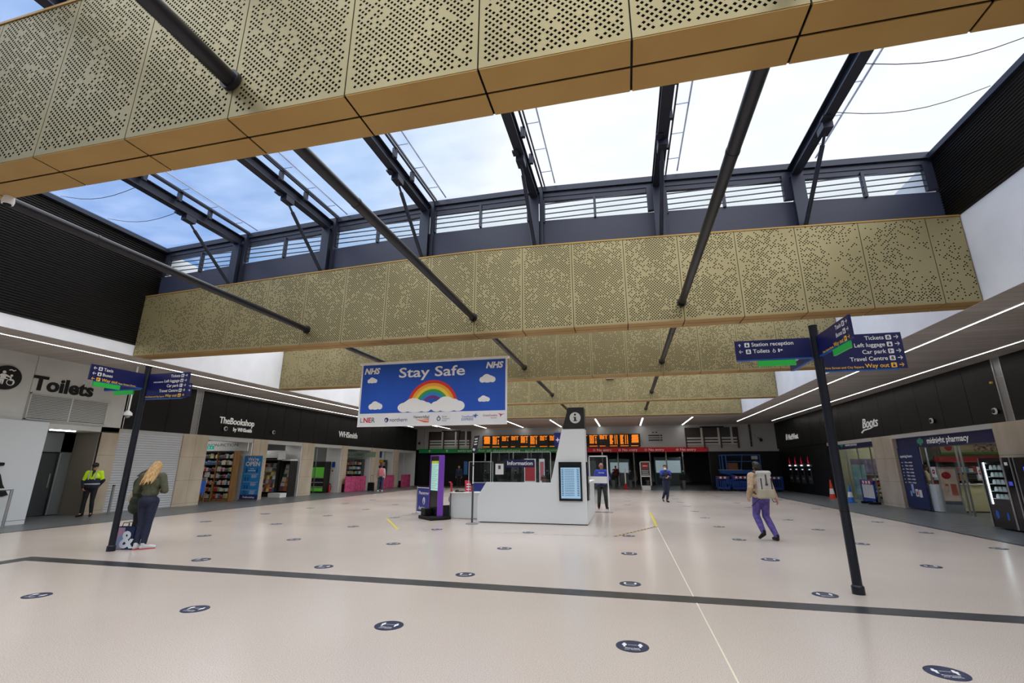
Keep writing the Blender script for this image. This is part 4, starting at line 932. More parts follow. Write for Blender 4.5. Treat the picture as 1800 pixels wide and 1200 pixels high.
# wheelchairs parked behind the low desk
t = thing('wheelchair', 'red framed folded wheelchair parked behind the low desk', 'wheelchair', (-7.05, 19.6, 0), R(15))
MB().ring(0, .3, .27, .3, -.25, 24).ring(0, .3, .27, .3, .25, 24).build('wheel', M_BLACK, t)
MB().tube([(-.2, -.2, .5), (-.25, -.2, .95), (-.32, -.2, .98)], .018).tube([(-.2, .2, .5), (-.25, .2, .95), (-.32, .2, .98)], .018).tube([(-.2, -.2, .5), (.25, -.2, .5), (.32, -.2, .12)], .016).tube([(-.2, .2, .5), (.25, .2, .5), (.32, .2, .12)], .016).build('frame', mat('chair_red', '#b02834', .4), t)
MB().box(-.2, .2, -.2, .2, .46, .5).build('seat', M_BLACK, t); MB().box(-.24, -.2, -.2, .2, .5, .9).build('backrest', mat('chair_red', '#b02834', .4), t)
# ================================================================== floor marks
t = thing('floor_tape', 'thin yellow and black tape outline on the floor around the desk', 'floor tape', (0, 0, 0))
def tape(p, q, w, nm, m_, dash=None):
    (x0, y0), (x1, y1) = p, q; L_ = math.hypot(x1 - x0, y1 - y0); ux, uy = (x1 - x0) / L_, (y1 - y0) / L_; nx, ny = -uy * w / 2, ux * w / 2
    m_b = MB(); s_ = 0; st = dash or L_
    while s_ < L_ - 1e-6:
        e = min(s_ + (st * .5 if dash else L_), L_)
        a = (x0 + ux * s_, y0 + uy * s_); b = (x0 + ux * e, y0 + uy * e)
        m_b.add([(a[0] + nx, a[1] + ny, .003), (b[0] + nx, b[1] + ny, .003), (b[0] - nx, b[1] - ny, .003), (a[0] - nx, a[1] - ny, .003)], [(3, 2, 1, 0)]); s_ += st
    m_b.build(nm, m_, t)
M_TY = mat('tape_yellow', '#c9b93c', .5); M_TK = mat('tape_grey', '#6e6860', .6)
tape((-7.54, 14.48), (-5.93, 12.05), .07, 'yellow_tape', M_TY); tape((-5.93, 12.05), (-1.6, 12.1), .03, 'dashed_tape', M_TK, .24); tape((-1.6, 12.1), (-.36, 12.18), .03, 'dashed_tape', M_TK, .24)
tape((-.36, 12.18), (.73, 14.44), .05, 'yellow_tape', M_TY); tape((.73, 14.44), (.76, 18.8), .07, 'yellow_tape', M_TY); tape((-7.54, 14.48), (-7.2, 16.2), .04, 'dashed_tape', M_TK, .3)
g = MB(); 
L_ = math.hypot(1.09, 2.26)
for i in range(12):
    f0, f1 = i / 12, i / 12 + .045; a = (-.36 + 1.09 * f0, 12.18 + 2.26 * f0); b = (-.36 + 1.09 * f1, 12.18 + 2.26 * f1); nx, ny = -.9 * .025, .43 * .025
    g.add([(a[0] + nx, a[1] + ny, .005), (b[0] + nx, b[1] + ny, .005), (b[0] - nx, b[1] - ny, .005), (a[0] - nx, a[1] - ny, .005)], [(3, 2, 1, 0)])
g.build('black_dash', M_BLACK, t)
# round distancing stickers on a regular grid
def flat(mb):
    """turn xz artwork into floor artwork (x, y)"""
    o = MB(); o.v = [(v[0], v[2], .0045) for v in mb.v]; o.f = [tuple(f) for f in mb.f]; return o
st = bpy.data.objects.new('floor_sticker', None); COL.objects.link(st)
MB().lathe([(.15, 0), (.15, .003)], n=36).build('disc', mat('sticker_navy', '#1b2546', .4), st)
w = MB()
for sx in (-1, 1):
    x = .072 * sx; w.disc(x, .055, .013, 0, 12).poly([(x - .022, .035), (x - .014, .042), (x + .014, .042), (x + .022, .035), (x + .02, .008), (x + .011, .008), (x + .009, -.03), (x - .009, -.03), (x - .011, .008), (x - .02, .008)])
w.rect(-.032, .032, .022, .027).poly([(-.032, .018), (-.042, .0245), (-.032, .031)]).poly([(.032, .018), (.032, .031), (.042, .0245)])
w.text('Please keep', 0, -.065, .026, bold=.02, align='c', width=.13).text('your distance', 0, -.095, .026, bold=.02, align='c', width=.14)
flat(w).build('white_print', M_WH, st)
rows_ = {}
for j in range(13):
    for i in range(-6, 4):
        x, y = -.04 + 2.46 * i, 5.01 + 2.446 * j
        if -7.6 < x < .3 and 13.2 < y < 20.5 and not (j == 4 and i in (-3,)): 
            if not (x < -5.9 and y > 17): continue
        if x < -14.8 or x > 7.8: continue
        if i == -6: continue
        if i < -3 and j < 2: continue
        if i > 1 and j < 1: continue
        rows_.setdefault(j, []).append((i, x, y))
first = True
rn = ['nearest', 'second', 'third', 'fourth', 'fifth', 'sixth', 'seventh', 'eighth', 'ninth', 'tenth', 'eleventh', 'twelfth', 'thirteenth']
for j in sorted(rows_):
    L_ = rows_[j]
    for k, (i, x, y) in enumerate(L_):
        l = 'round navy distancing sticker, %s from the bookshop side in the %s row' % (ordn[k], rn[j])
        if first: o = st; st.location = (x, y, 0); first = False
        else: o = dup(st, (x, y, 0))
        tag(o, l, 'floor sticker', 'distancing stickers on the floor')
# ================================================================== small fittings
t = thing('dome_camera', 'white dome camera on long white rod hanging from the soffit near the toilets', 'security camera', (-15.6, 11.88, 0))
MB().cyl((0, 0, 3.32), (0, 0, 4.79), .025).build('rod', M_WH, t, smooth=True); MB().lathe([(.03, 3.34), (.12, 3.26), (.13, 3.18)]).build('camera_housing', M_WH, t, smooth=True); MB().ell((0, 0, 3.18), (.09, .09, .09)).build('dome_lens', M_ALU, t, smooth=True)
t = thing('dome_camera', 'white dome camera under the nearest gold beam at the picture edge', 'security camera', (-7.18, 3.5, 4.69)); MB().lathe([(.05, .1), (.06, .04), (.055, 0)]).build('camera_housing', M_WH, t, smooth=True); MB().ell((0, 0, 0), (.04, .04, .04)).build('dome_lens', M_BLACK, t, smooth=True)
t = thing('wall_projector', 'small white box unit fixed to the face of a farther gold beam', 'projector', (-.75, 23.7, 5.93)); MB().box(0, .42, 0, .19, 0, .24).build('unit_case', M_WH, t, bevel=.01); MB().cyl((.32, -.01, .12), (.32, 0, .12), .05).build('lens', M_GREYW, t)
# ================================================================== bookshop side contents
M_WOOD = noisy('oak_shelf', '#8a6238', '#a07848', 5, .5, stretch=(1, 1, .2)); M_SHELF = mat('shelf_black', '#15140f', .6)
random.seed(11)
PAL = ['#b8312f', '#d8d4cc', '#4c6f9c', '#e6e2da', '#2b2f3c', '#c98a3c', '#8fae8a', '#d6c0b8', '#6d3b52', '#9fb4c8', '#3c6a58', '#e0cf6a', '#a65a3a', '#c9cbd0', '#54483e']
PM = [mat('print_%02d' % i, c, .45) for i, c in enumerate(PAL)]
t = thing('bookcase', 'oak bookcase of face-out books inside the bookshop doorway', 'bookcase', (-20.25, 19.35, 0))
BWD = 1.95
MB().box(0, .06, 0, .34, 0, 2.3).box(BWD / 2 - .03, BWD / 2 + .03, 0, .34, 0, 2.3).box(BWD - .06, BWD, 0, .34, 0, 2.3).build('upright', M_WOOD, t)
MB().box(BWD, BWD + .03, -.02, .36, 0, 2.32).build('side_panel', M_WOOD, t); MB().box(0, BWD, .32, .34, .1, 2.3).build('back_panel', M_SHELF, t); MB().box(0, BWD, 0, .34, 0, .12).build('plinth', M_WOOD, t)
for k in range(7): MB().box(.06, BWD - .06, .0, .32, .12 + k * .305, .14 + k * .305).build('shelf', M_SHELF, t)
MB().box(.06, BWD - .06, 0, .34, 2.24, 2.3).build('top_rail', M_SHELF, t)
bk0 = None
SN = ['bottom', 'second lowest', 'third lowest', 'middle', 'third highest', 'second highest', 'top']
bookm = {}
for k in range(7):
    for c in range(2):
        n = 8 if k not in (0,) else 6
        x = -20.25 + .08 + c * (BWD / 2 - .03); w_ = (BWD / 2 - .12) / n
        for i in range(n):
            key = random.randrange(len(PM)) if not (k == 5 and c == 0) else 2
            if k == 0 and c == 1 and i >= 3: key = [0, 6, 11][i - 3]
            if key not in bookm:
                me = MB().box(0, .10, 0, .03, 0, .2).add([(.02, -.0015, .13), (.08, -.0015, .13), (.08, -.0015, .155), (.02, -.0015, .155)], [(0, 1, 2, 3)]).mesh('book')
                me.materials.append(PM[key]); me.materials.append(mat('title_pale', '#e9e5da', .5)); me.polygons[6].material_index = 1; bookm[key] = me
            b_ = bpy.data.objects.new('book', bookm[key]); COL.objects.link(b_)
            b_.location = (x + i * w_, 19.38 + random.random() * .02, .14 + k * .305); b_.scale = (w_ / .105, 1, random.uniform(.75, 1.2))
            tag(b_, '%s book on the %s shelf of the oak bookcase, %s bay, counted from inside' % (ordn[i], SN[k], 'aisle' if c else 'inner'), 'book', 'books on the %s shelf, %s bay' % (SN[k], 'aisle' if c else 'inner'))
t = thing('category_sign', 'NON-FICTION lettering on the white bulkhead above the bookcase', 'sign', (-20.35, 19.72, 2.33))
MB().box(-.2, 2.4, 0, .05, 0, .5).build('white_board', M_SHOPW, t); MB().text('NON-FICTION', .05, .22, .19, -.004, bold=.012, width=1.75).build('lettering', mat('letter_grey', '#5d5348', .5), t)
t = thing('exit_sign', 'small green emergency exit sign hanging in the bookshop doorway', 'sign', (-19.75, 19.15, 2.39)); MB().box(0, .36, 0, .03, 0, .17).build('sign_panel', M_TEAL, t); MB().disc(.08, .12, .02, -.003).poly([(.05, .03), (.1, .1), (.13, .04)], -.003).poly([(.22, .07), (.27, .12), (.27, .02)], -.003).build('pictogram', M_WH, t)
MB().cyl((.18, .015, .17), (.18, .015, .71), .006).build('hanger', M_ALU, t)
# table of books in front of the bookcase
t = thing('display_table', 'small wooden display table with open legs before the bookcase', 'table', (-19.6, 18.55, 0))
MB().box(0, .7, 0, .45, .84, .87).build('table_top', M_WOOD, t)
for x, y in ((.02, .02), (.64, .02), (.02, .39), (.64, .39)): MB().box(x, x + .04, y, y + .04, 0, .84).build('leg', M_WOOD, t)
for i in range(4):
    b_ = bpy.data.objects.new('book', bookm[list(bookm)[i % len(bookm)]]); COL.objects.link(b_); b_.location = (-19.55 + i * .16, 18.62, .87); b_.scale = (1.3, 1, 1.1)
    tag(b_, '%s book standing on the small display table, counted from the inner end' % ordn[i], 'book', 'books on the display table')
t = thing('price_card', 'white price card on a stem over the books on the display table', 'card', (-19.35, 18.85, .87)); MB().box(0, .28, 0, .01, .24, .46).build('card_sheet', M_WH, t); MB().box(.13, .15, 0, .01, 0, .24).build('stem', M_ALU, t)
t = thing('gate_barrier', 'bright blue swing barrier at the edge of the bookshop doorway', 'barrier', (-18.2, 17.55, 0)); MB().cyl((0, 0, 0), (0, 0, 1.0), .03).build('post', mat('plain_blue', '#1a56b4', .4), t)
MB().box(.0, .03, .05, .30, .45, .98).build('gate_panel', mat('plain_blue', '#1a56b4', .4), t); MB().lathe([(.1, 0), (.1, .02), (.03, .04)]).build('base_flange', mat('plain_blue', '#1a56b4', .4), t)
# we're open banner
t = thing('pullup_banner', 'blue WE\'RE OPEN pull-up banner in front of the bookshop pillar', 'banner', (-18.12, 19.82, 0))
MB().box(0, 1.02, 0, .008, .07, 2.08).build('banner_sheet', mat('open_blue', '#1f86d2', .5), t); MB().box(-.02, 1.04, -.06, .08, 0, .07).build('base_cassette', M_ALU, t); MB().box(0, 1.02, -.01, .02, 2.07, 2.10).build('top_rail', M_ALU, t)
MB().rect(0, 1.02, .07, .29, -.003).build('navy_foot', mat('open_navy', '#1c2468', .5), t)
g = MB().text("We're", .51, 1.85, .24, -.005, bold=.02, align='c', width=.62).text('OPEN', .51, 1.62, .28, -.005, bold=.035, align='c', width=.82).text('TheBookshop', .51, .14, .12, -.006, bold=.02, align='c', width=.68)
for z in (1.24, .87, .50): g.rect(.08, .94, z, z + .01, -.005)
for z in (1.10, .73, .36):
    for i in range(4): g.rect(.52, .86 - (i % 2) * .08, z + .09 - i * .04, z + .105 - i * .04, -.005)
g.rect(.36, .66, 1.38, 1.41, -.005).poly([(.36, 1.36), (.30, 1.395), (.36, 1.43)], -.005).poly([(.66, 1.36), (.66, 1.43), (.72, 1.395)], -.005).rect(.4, .62, 1.48, 1.50, -.005); g.build('white_print', M_WH, t)
g = MB()
for x, z, s in ((.2, 1.3, 1), (.8, 1.3, 1), (.2, .93, .7), (.35, .93, .7), (.22, .56, .75), (.36, .56, .75)): g.disc(x, z + .21 * s, .03 * s, -.005, 12).poly([(x - .04 * s, z + .17 * s), (x + .04 * s, z + .17 * s), (x + .03 * s, z), (x - .03 * s, z)], -.005)
g.ring(.26, .40, .08, .10, -.005, 24).poly([(.19, .45), (.21, .47), (.33, .35), (.31, .33)], -.006); g.build('navy_figures', mat('open_navy', '#1c2468', .5), t)
# magazine rack facing the hall
def rack(loc, rz, w, rows, cols, h0, h1, label, header, gname):
    t = thing('magazine_rack', label, 'rack', loc, rz)
    d = .62; MB().box(0, w, .1, d, 0, .16).box(-.02, 0, .0, d, 0, h1).box(w, w + .02, 0, d, 0, h1).box(0, w, d - .02, d, 0, h1).build('rack_frame', M_SHELF, t)
    MB().box(0, w, .02, d, h1, h1 + (.5 if header else .08)).build('header_board', M_SHOPW, t)
    if header: MB().rect(.06, w - .06, h1 + .01, h1 + .1, .015).build('header_strip', M_BLACK, t)
    st_ = (h1 - .2 - h0) / rows
    for r_ in range(rows): MB().box(0, w, .08 + r_ * d * .6 / rows - .01, .10 + r_ * d * .6 / rows, h0 + r_ * st_, h0 + r_ * st_ + .05).build('ledge', M_ALU, t)
    for r_ in range(rows):
        for c in range(cols):
            key = random.randrange(len(PM)); kk = ('mag', key)
            if kk not in bookm:
                me = MB().box(0, .18, 0, .012, 0, .25).add([(.01, -.0015, .19), (.17, -.0015, .19), (.17, -.0015, .235), (.01, -.0015, .235)], [(0, 1, 2, 3)]).mesh('magazine')
                me.materials.append(PM[key]); me.materials.append(PM[(key * 7 + 3) % len(PM)]); me.polygons[6].material_index = 1; bookm[kk] = me
            o = bpy.data.objects.new('magazine', bookm[kk]); COL.objects.link(o)
            p = Matrix.Rotation(rz, 3, 'Z') @ Vector((.02 + c * (w - .04) / cols, .055 + r_ * d * .6 / rows, 0))
            o.location = (loc[0] + p.x, loc[1] + p.y, h0 + r_ * st_ + .015); o.rotation_euler = (R(-8), 0, rz); o.scale = ((w - .04) / cols / .185, 1, min(1.15, st_ / .24))
            tag(o, '%s magazine in the %s row of the %s, counted from inside' % (ordn[c], ordn[r_] + ' lowest' if r_ else 'lowest', gname), 'magazine', '%s row of the %s' % (ordn[r_], gname))
    return t
rack((-19.75, 22.75, 0), 0, 1.1, 7, 6, .25, 1.95, 'tall magazine rack with white header in the second bookshop opening', True, 'tall magazine rack')
rack((-18.55, 22.95, 0), 0, .55, 6, 2, .3, 1.9, 'narrow card rack beside the white shop reveal', False, 'narrow card rack')
tag(MB().box(0, .75, 0, .5, 0, .22).build('white_bin', M_WH, loc=(-18.7, 22.4, 0)), 'low white display bin at the foot of the card rack', 'bin')
# green drinks fridge etc
t = thing('drinks_fridge', 'green fronted display fridge in the third bookshop opening', 'fridge', (-19.4, 26.9, 0)); MB().box(0, .9, 0, .6, 0, 1.9).build('fridge_body', M_SHELF, t); MB().box(.04, .86, -.02, 0, .95, 1.55).box(.04, .86, -.02, 0, .1, .3).build('green_panel', mat('fridge_green', '#4f9a2c', .5, emis='#4f9a2c', es=.3), t)
for z in (.35, .62, .9): MB().box(.04, .86, -.03, 0, z, z + .03).build('shelf_edge', M_WH, t)
t = thing('fire_extinguisher', 'red fire extinguisher at the white reveal of the bookshop', 'fire extinguisher', (-18.38, 27.4, 0)); MB().lathe([(.08, 0), (.085, .04), (.085, .38), (.04, .46), (.02, .5)]).build('cylinder_body', M_RED, t, smooth=True); MB().box(-.03, .05, -.02, .02, .5, .56).tube([(.05, 0, .52), (.12, 0, .4), (.1, 0, .15)], .012).build('handle_hose', M_BLACK, t)
tag(MB().box(0, .22, 0, .01, 0, .34).build('wall_notice', mat('plain_blue', '#1a56b4', .4), loc=(-18.5, 27.62, 1.55)), 'small blue notice on the white shop reveal above the extinguisher', 'notice')
tag(MB().cyl((0, 0, 0), (0, -.03, 0), .05).build('call_point', M_RED, loc=(-18.42, 27.63, 1.32)), 'small red alarm call point under the blue notice', 'alarm')
tag(MB().cyl((0, 0, 0), (0, -.03, 0), .05).build('push_button', M_GREYW, loc=(-18.4, 23.68, 1.3)), 'grey push button on the white reveal beside the card rack', 'button')
t = thing('category_sign', 'MAGAZINES lettering on the shelf wall above the first pink barrier', 'sign', (-19.9, 31.1, 2.25)); MB().box(0, 2.5, 0, .04, 0, .35).build('sign_panel', mat('sign_pale_grey', '#8a9a88', .6), t); MB().text('MAGAZINES', .1, .08, .24, -.004, bold=.015, width=1.5).build('lettering', M_SHELF, t); MB().cyl((.3, .02, .35), (.3, .02, .85), .008).cyl((2.2, .02, .35), (2.2, .02, .85), .008).build('hanger', M_ALU, t)
t = thing('promo_sign', 'blue and yellow hanging promotion sign in the fifth shop opening', 'sign', (-18.6, 33.4, 1.9)); MB().box(0, .6, 0, .02, .22, .85).build('white_board', M_WH, t); MB().rect(.15, .45, .35, .85, -.004).build('blue_print', mat('plain_blue', '#1a56b4', .4), t); MB().box(.1, .6, -.01, .02, 0, .2).build('yellow_board', mat('promo_yellow', '#d8b020', .5), t); MB().cyl((.3, .01, .85), (.3, .01, 1.0), .008).build('hanger', M_ALU, t)
M_PINK = noisy('pink_hoarding', '#b83a6c', '#d05f8a', 5, .5)
for i, (a, b, l) in enumerate(((27.95, 30.45, 'pink printed low barrier closing the fourth shop opening'), (32.7, 34.6, 'pink printed low barrier behind the traveller with the pink backpack'), (35.9, 37.5, 'farthest pink printed low barrier'))):
    t = thing('low_barrier', l, 'barrier', (-17.62, a, 0), LEFT); MB().box(0, b - a, 0, .06, .02, .97).build('printed_panel', M_PINK, t)
    g = MB()
    for k in range(1, int((b - a) / .6) + 1): g.box(k * .6, k * .6 + .015, -.006, 0, .02, .97)
    g.build('panel_joint', mat('pink_dark', '#7c2648', .5), t); MB().box(.05, .12, .06, .3, 0, .5).box(b - a - .12, b - a - .05, .06, .3, 0, .5).build('support_foot', M_BLACK, t)
# wall shelving with stock inside the shops
def shelving(loc, rz, w, h, label, pal, rows=5):
    t = thing('shop_shelving', label, 'shelving', loc, rz)
    MB().box(0, w, .3, .34, 0, h).box(0, .03, 0, .34, 0, h).box(w - .03, w, 0, .34, 0, h).build('shelf_frame', M_INTD, t)
    st_ = (h - .2) / rows
    for r_ in range(rows): MB().box(0, w, 0, .32, .12 + r_ * st_, .15 + r_ * st_).build('shelf', M_ALU, t)
    ms = [MB() for _ in pal]
    for r_ in range(rows):
        x = .05
        while x < w - .15:
            ww = random.uniform(.06, .16); hh = random.uniform(.5, .85) * (st_ - .04)
            ms[random.randrange(len(pal))].box(x, x + ww, .03, .28, .15 + r_ * st_, .15 + r_ * st_ + hh); x += ww + .015
    for m_, c in zip(ms, pal):
        o = m_.build('packed_stock', c, t); o['kind'] = 'stuff'
P1 = [PM[i] for i in (0, 2, 3, 5, 8, 9, 11)]
shelving((-22.4, 17.6, 0), LEFT, 2.6, 2.2, 'stock shelving deep inside the bookshop behind the oak bookcase', P1)
shelving((-21.8, 21.2, 0), LEFT, 2.6, 2.2, 'stock shelving deep behind the tall magazine rack', P1)
shelving((-20.9, 24.7, 0), LEFT, 2.6, 2.2, 'dark stock shelving deep behind the green fridge', P1)
shelving((-20.0, 30.9, 0), 0, 1.7, 2.1, 'magazine shelving behind the first pink barrier', P1, 6); shelving((-19.3, 34.3, 0), 0, 1.0, 2.1, 'stock shelving behind the traveller with the pink backpack', P1)
# ================================================================== pharmacy contents
P2 = [mat('ph_%d' % i, c, .4) for i, c in enumerate(('#e8e4dc', '#c22a30', '#e0b23a', '#3d7c9a', '#e2e6e8', '#b8503c'))]
shelving((12.3, 23.7, 0), 0, 3.2, 1.8, 'bright stock shelving at the back of the pharmacy behind the counter', P2); shelving((15.2, 19.6, 0), RIGHT, 4.6, 2.0, 'long stock shelving at the back of the pharmacy near the vending machines', P2)
shelving((12.5, 29.55, 0), 0, 1.6, 1.2, 'stock shelving behind the far pharmacy window', P2)
struct('wall_right', MB().box(15.6, 15.7, 13.2, 30, 0, 3.1), M_CREAM)
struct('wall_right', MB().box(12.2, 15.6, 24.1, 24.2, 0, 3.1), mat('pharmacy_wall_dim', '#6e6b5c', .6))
t = thing('header_board', 'cream advert board with red disc and product photo above the pharmacy shelves', 'sign', (13.1, 24.06, 2.15), 0); MB().box(0, 2.4, 0, .04, 0, .48).build('board', M_CREAM, t); MB().disc(.3, .28, .14, -.004).build('red_disc', M_RED, t); MB().rect(1.2, 2.3, .1, .42, -.004).build('photo_print', noisy('photo_print', '#d8c8b0', '#5a3a3a', 9), t); MB().rect(0, 2.4, 0, .08, -.005).build('green_strip', mat('strip_green', '#7c9a3c', .5), t)
tag(MB().box(0, 2.6, 0, .05, 0, .22).build('red_header', M_RED, loc=(12.6, 23.66, 1.83)), 'red header strip over the pharmacy shelves', 'sign')
t = thing('counter_box', 'plain white counter panel at the near pharmacy doorway', 'counter', (11.25, 22.3, 0), RIGHT); MB().box(0, .85, 0, .5, .02, .98).build('counter_body', mat('counter_white', '#d3d8de', .4), t); MB().box(.03, .82, .03, .47, 0, .02).build('plinth', M_BLACK, t)
t = thing('poster_stand', 'upright poster stand with red disc at the pharmacy doorway', 'poster stand', (11.35, 21.35, 0), R(-35))
MB().box(0, .56, 0, .05, .0, 1.62).build('stand_frame', M_ALU, t); MB().rect(.05, .51, .30, 1.55, -.003).build('poster_print', noisy('poster_print', '#d8a898', '#e8cdb8', 2.5), t); MB().disc(.24, 1.32, .13, -.006).build('red_disc', M_RED, t); MB().disc(.2, .98, .05, -.006).rect(.3, .46, .62, 1.02, -.006).build('pink_print', mat('poster_rose', '#c8604c', .5), t); MB().rect(.05, .51, .30, .42, -.006).build('navy_strip', mat('pharmacy_navy', '#1c2352', .4), t)
t = thing('poster_stand', 'second poster stand with red disc seen through the far pharmacy window', 'poster stand', (11.75, 26.1, 0), R(-35)); MB().box(0, .56, 0, .05, 0, 1.62).build('stand_frame', M_ALU, t); MB().rect(.05, .51, .3, 1.55, -.003).build('poster_print', mat('poster_flat', '#d8b8a4', .5), t); MB().disc(.26, 1.3, .13, -.006).build('red_disc', M_RED, t)
t = thing('serving_counter', 'cream serving counter with till inside the pharmacy', 'counter', (12.0, 21.6, 0)); MB().box(0, 1.6, 0, .6, .05, .98).build('counter_body', mat('cream_counter', '#c9c08e', .45), t); MB().box(-.03, 1.63, -.03, .63, .98, 1.02).build('worktop', M_WH, t); MB().box(.02, 1.58, .02, .58, 0, .05).build('plinth', M_BLACK, t)
t = thing('till_screen', 'black till screen standing on the cream pharmacy counter', 'till', (12.5, 21.8, 1.02)); MB().box(0, .34, 0, .04, .1, .36).build('screen_case', M_BLACK, t); MB().box(.14, .2, 0, .1, 0, .1).build('stand', M_BLACK, t)
for i, (x, y) in enumerate(((11.36, 21.7), (11.36, 19.2))):
    t = thing('notice_sheet', ['white no entry notice beside the opening hours panel', 'white no entry notice on glass beside the vending machine'][i], 'notice', (x, y, 1.25), RIGHT); MB().box(0, .28, 0, .008, 0, .38).build('paper_sheet', M_WH, t); MB().disc(.14, .2, .09, -.003).build('red_disc', M_RED, t); MB().rect(.08, .2, .19, .22, -.005).build('white_bar', M_WH, t)
tag(MB().box(0, .6, 0, .04, 0, 1.75).build('window_poster', noisy('teal_poster', '#6fa3ae', '#9cc3c8', 2), loc=(11.6, 28.9, 0)), 'pale teal tall poster board inside the far pharmacy window', 'poster')
tag(MB().box(0, 1.5, 0, .02, 0, .8).build('window_poster', noisy('purple_poster', '#5a4a66', '#8c7a92', 3), loc=(12.0, 29.92, 1.25)), 'purple grey advert hanging in the far pharmacy window', 'poster')
# cones, barrier
def cone(x, y, label, c1, bands, h=.75, base=None):
    t = thing('traffic_cone', label, 'traffic cone', (x, y, 0))
    MB().prismz(rrect(-.19, .19, -.19, .19, .04), 0, .03).build('cone_base', base or c1, t)
    MB().lathe([(.14, .03), (.03, h), (.028, h)]).build('cone_body', c1, t, smooth=True)
    for a, b in bands:
        f = lambda z: .14 - .11 * (z - .03) / (h - .03) + .002
        MB().lathe([(f(a), a), (f(b), b)]).build('white_band', M_WH, t)
M_OR = mat('cone_orange', '#d8401c', .5); M_CB = mat('cone_blue', '#1f6fc4', .5)
cone(10.72, 29.6, 'orange and white traffic cone beside the black cash machine wall', M_OR, [(.22, .5)], .95); cone(10.3, 26.35, 'blue and white traffic cone beside the blue plastic barrier', M_CB, [(.24, .48)], .78)
cone(-15.3, 37.3, 'blue and white traffic cone far away by the black back wall', M_CB, [(.3, .62)], .8)
M_BARB = mat('barrier_blue', '#173a8c', .5)
def barrier(loc, rz, w, label, white=True, h=1.0):
    t = thing('plastic_barrier', label, 'barrier', loc, rz)
    MB().prism(rrect(0, w, h - .2, h, .04), -.03, .03).box(.0, .06, -.03, .03, .1, h - .1).box(w - .06, w, -.03, .03, .1, h - .1).box(0, w, -.03, .03, .12, .26).build('barrier_frame', M_BARB, t)
    n = max(4, int(w / .13))
    for k in range(1, n): MB().box(k * w / n - .025, k * w / n + .025, -.02, .02, .24, h - .18).build('upright_bar', M_WH if white else M_BARB, t)
    k = 0; x = .12
    while x < w - .22:
        MB().box(x, x + .13, -.036, -.03, h - .17, h - .04).build('reflective_panel', M_RED if k % 2 == 0 else M_WH, t); x += .14; k += 1
    for x in (.2, w - .35): MB().box(x, x + .15, -.22, .22, 0, .1).build('foot', M_BLACK, t)
barrier((10.75, 26.15, 0), RIGHT, 1.25, 'blue plastic barrier with white bars at the far pharmacy window', True, 1.05)
barrier((6.1, 36.6, 0), 0, .95, 'leftmost blue plastic barrier in front of the parked lift', False, 1.0); barrier((7.1, 36.5, 0), 0, 1.5, 'middle blue barrier with red and white strips in front of the parked lift', False, 1.02); barrier((8.68, 36.55, 0), 0, 1.7, 'blue barrier nearest the cash machines in front of the parked lift', False, 1.0)
# scissor lift
M_LIFT = mat('lift_blue', '#14509c', .45)
t = thing('platform_lift', 'blue parked platform lift with railed basket behind the barriers', 'lift', (6.75, 37.3, 0))
MB().box(0, 2.6, 0, 1.1, .25, .62).build('chassis', M_LIFT, t, bevel=.03); MB().box(-.05, 2.65, .0, 1.1, 1.15, 1.42).build('platform_deck', M_LIFT, t, bevel=.02)
MB().box(-.3, 1.3, -.02, .0, 1.40, 1.43).build('edge_strip', M_CHROME, t)
g = MB()
for y in (.05, 1.05): g.tube([(.2, y, .62), (2.3, y, 1.15)], .04).tube([(2.3, y, .62), (.2, y, 1.15)], .04)
g.build('scissor_arm', M_LIFT, t)
g = MB()
for x in (.05, .3, 2.55): g.tube([(x, .03, 1.4), (x, .03, 2.45)], .045)
g.tube([(.0, .03, 2.45), (2.6, .03, 2.45)], .04).tube([(.3, .03, 2.0), (2.6, .03, 2.0)], .025).tube([(1.25, .03, 1.42), (1.4, .03, 2.45)], .03).tube([(.0, 1.07, 2.45), (2.6, 1.07, 2.45)], .03).tube([(.05, .03, 2.45), (.05, 1.07, 2.45)], .03).tube([(2.55, .03, 2.45), (2.55, 1.07, 2.45)], .03).tube([(.05, 1.07, 1.4), (.05, 1.07, 2.45)], .03).tube([(2.55, 1.07, 1.4), (2.55, 1.07, 2.45)], .03)
g.build('guard_rail', M_LIFT, t)
for x in (.35, 2.25): MB().cyl((x, -.03, .24), (x, .18, .24), .24).build('wheel', M_BLACK, t); MB().cyl((x, .92, .24), (x, 1.13, .24), .24).build('wheel', M_BLACK, t)
MB().box(2.0, 2.4, -.04, .06, 2.15, 2.38).build('control_box', M_GREYW, t); MB().box(.45, 1.1, .3, .8, 1.42, 1.9).build('cargo_box', mat('cardboard', '#7a4c34', .7), t)
# ================================================================== cash machines
for i, y in enumerate((37.0, 35.85, 34.7, 33.5)):
    t = thing('cash_machine', '%s cash machine with red emblem in the black wall, counted from the far end' % ordn[i], 'cash machine', (XR + .09, y, 0), RIGHT)
    MB().box(-.32, .32, -.02, .0, .62, 1.55).build('steel_fascia', mat('atm_grey', '#55585c', .3, .6), t, bevel=.01); MB().box(-.2, .2, -.035, -.02, 1.1, 1.42).build('screen', M_SCRB, t); MB().box(-.12, .12, -.06, -.02, .85, .95).build('keypad', M_ALU, t)
    MB().poly([(-.1, 1.82), (.12, 1.82), (.1, 1.98), (.04, 2.05), (.02, 2.3), (-.06, 2.12), (-.1, 1.98)], -.01).build('red_emblem', mat('emblem_red', '#c8143c', .4, emis='#d0143c', es=.3), t); MB().box(-.13, .13, -.05, 0, 1.68, 1.76).build('lamp', mat('atm_lamp', '#ffffff', .4, emis='#ffffff', es=.9), t)
    MB().box(-.05, .2, -.03, -.018, 1.44, 1.49).build('card_slot_light', mat('atm_slot', '#dfe8ff', .4, emis='#dfe8ff', es=.9), t)
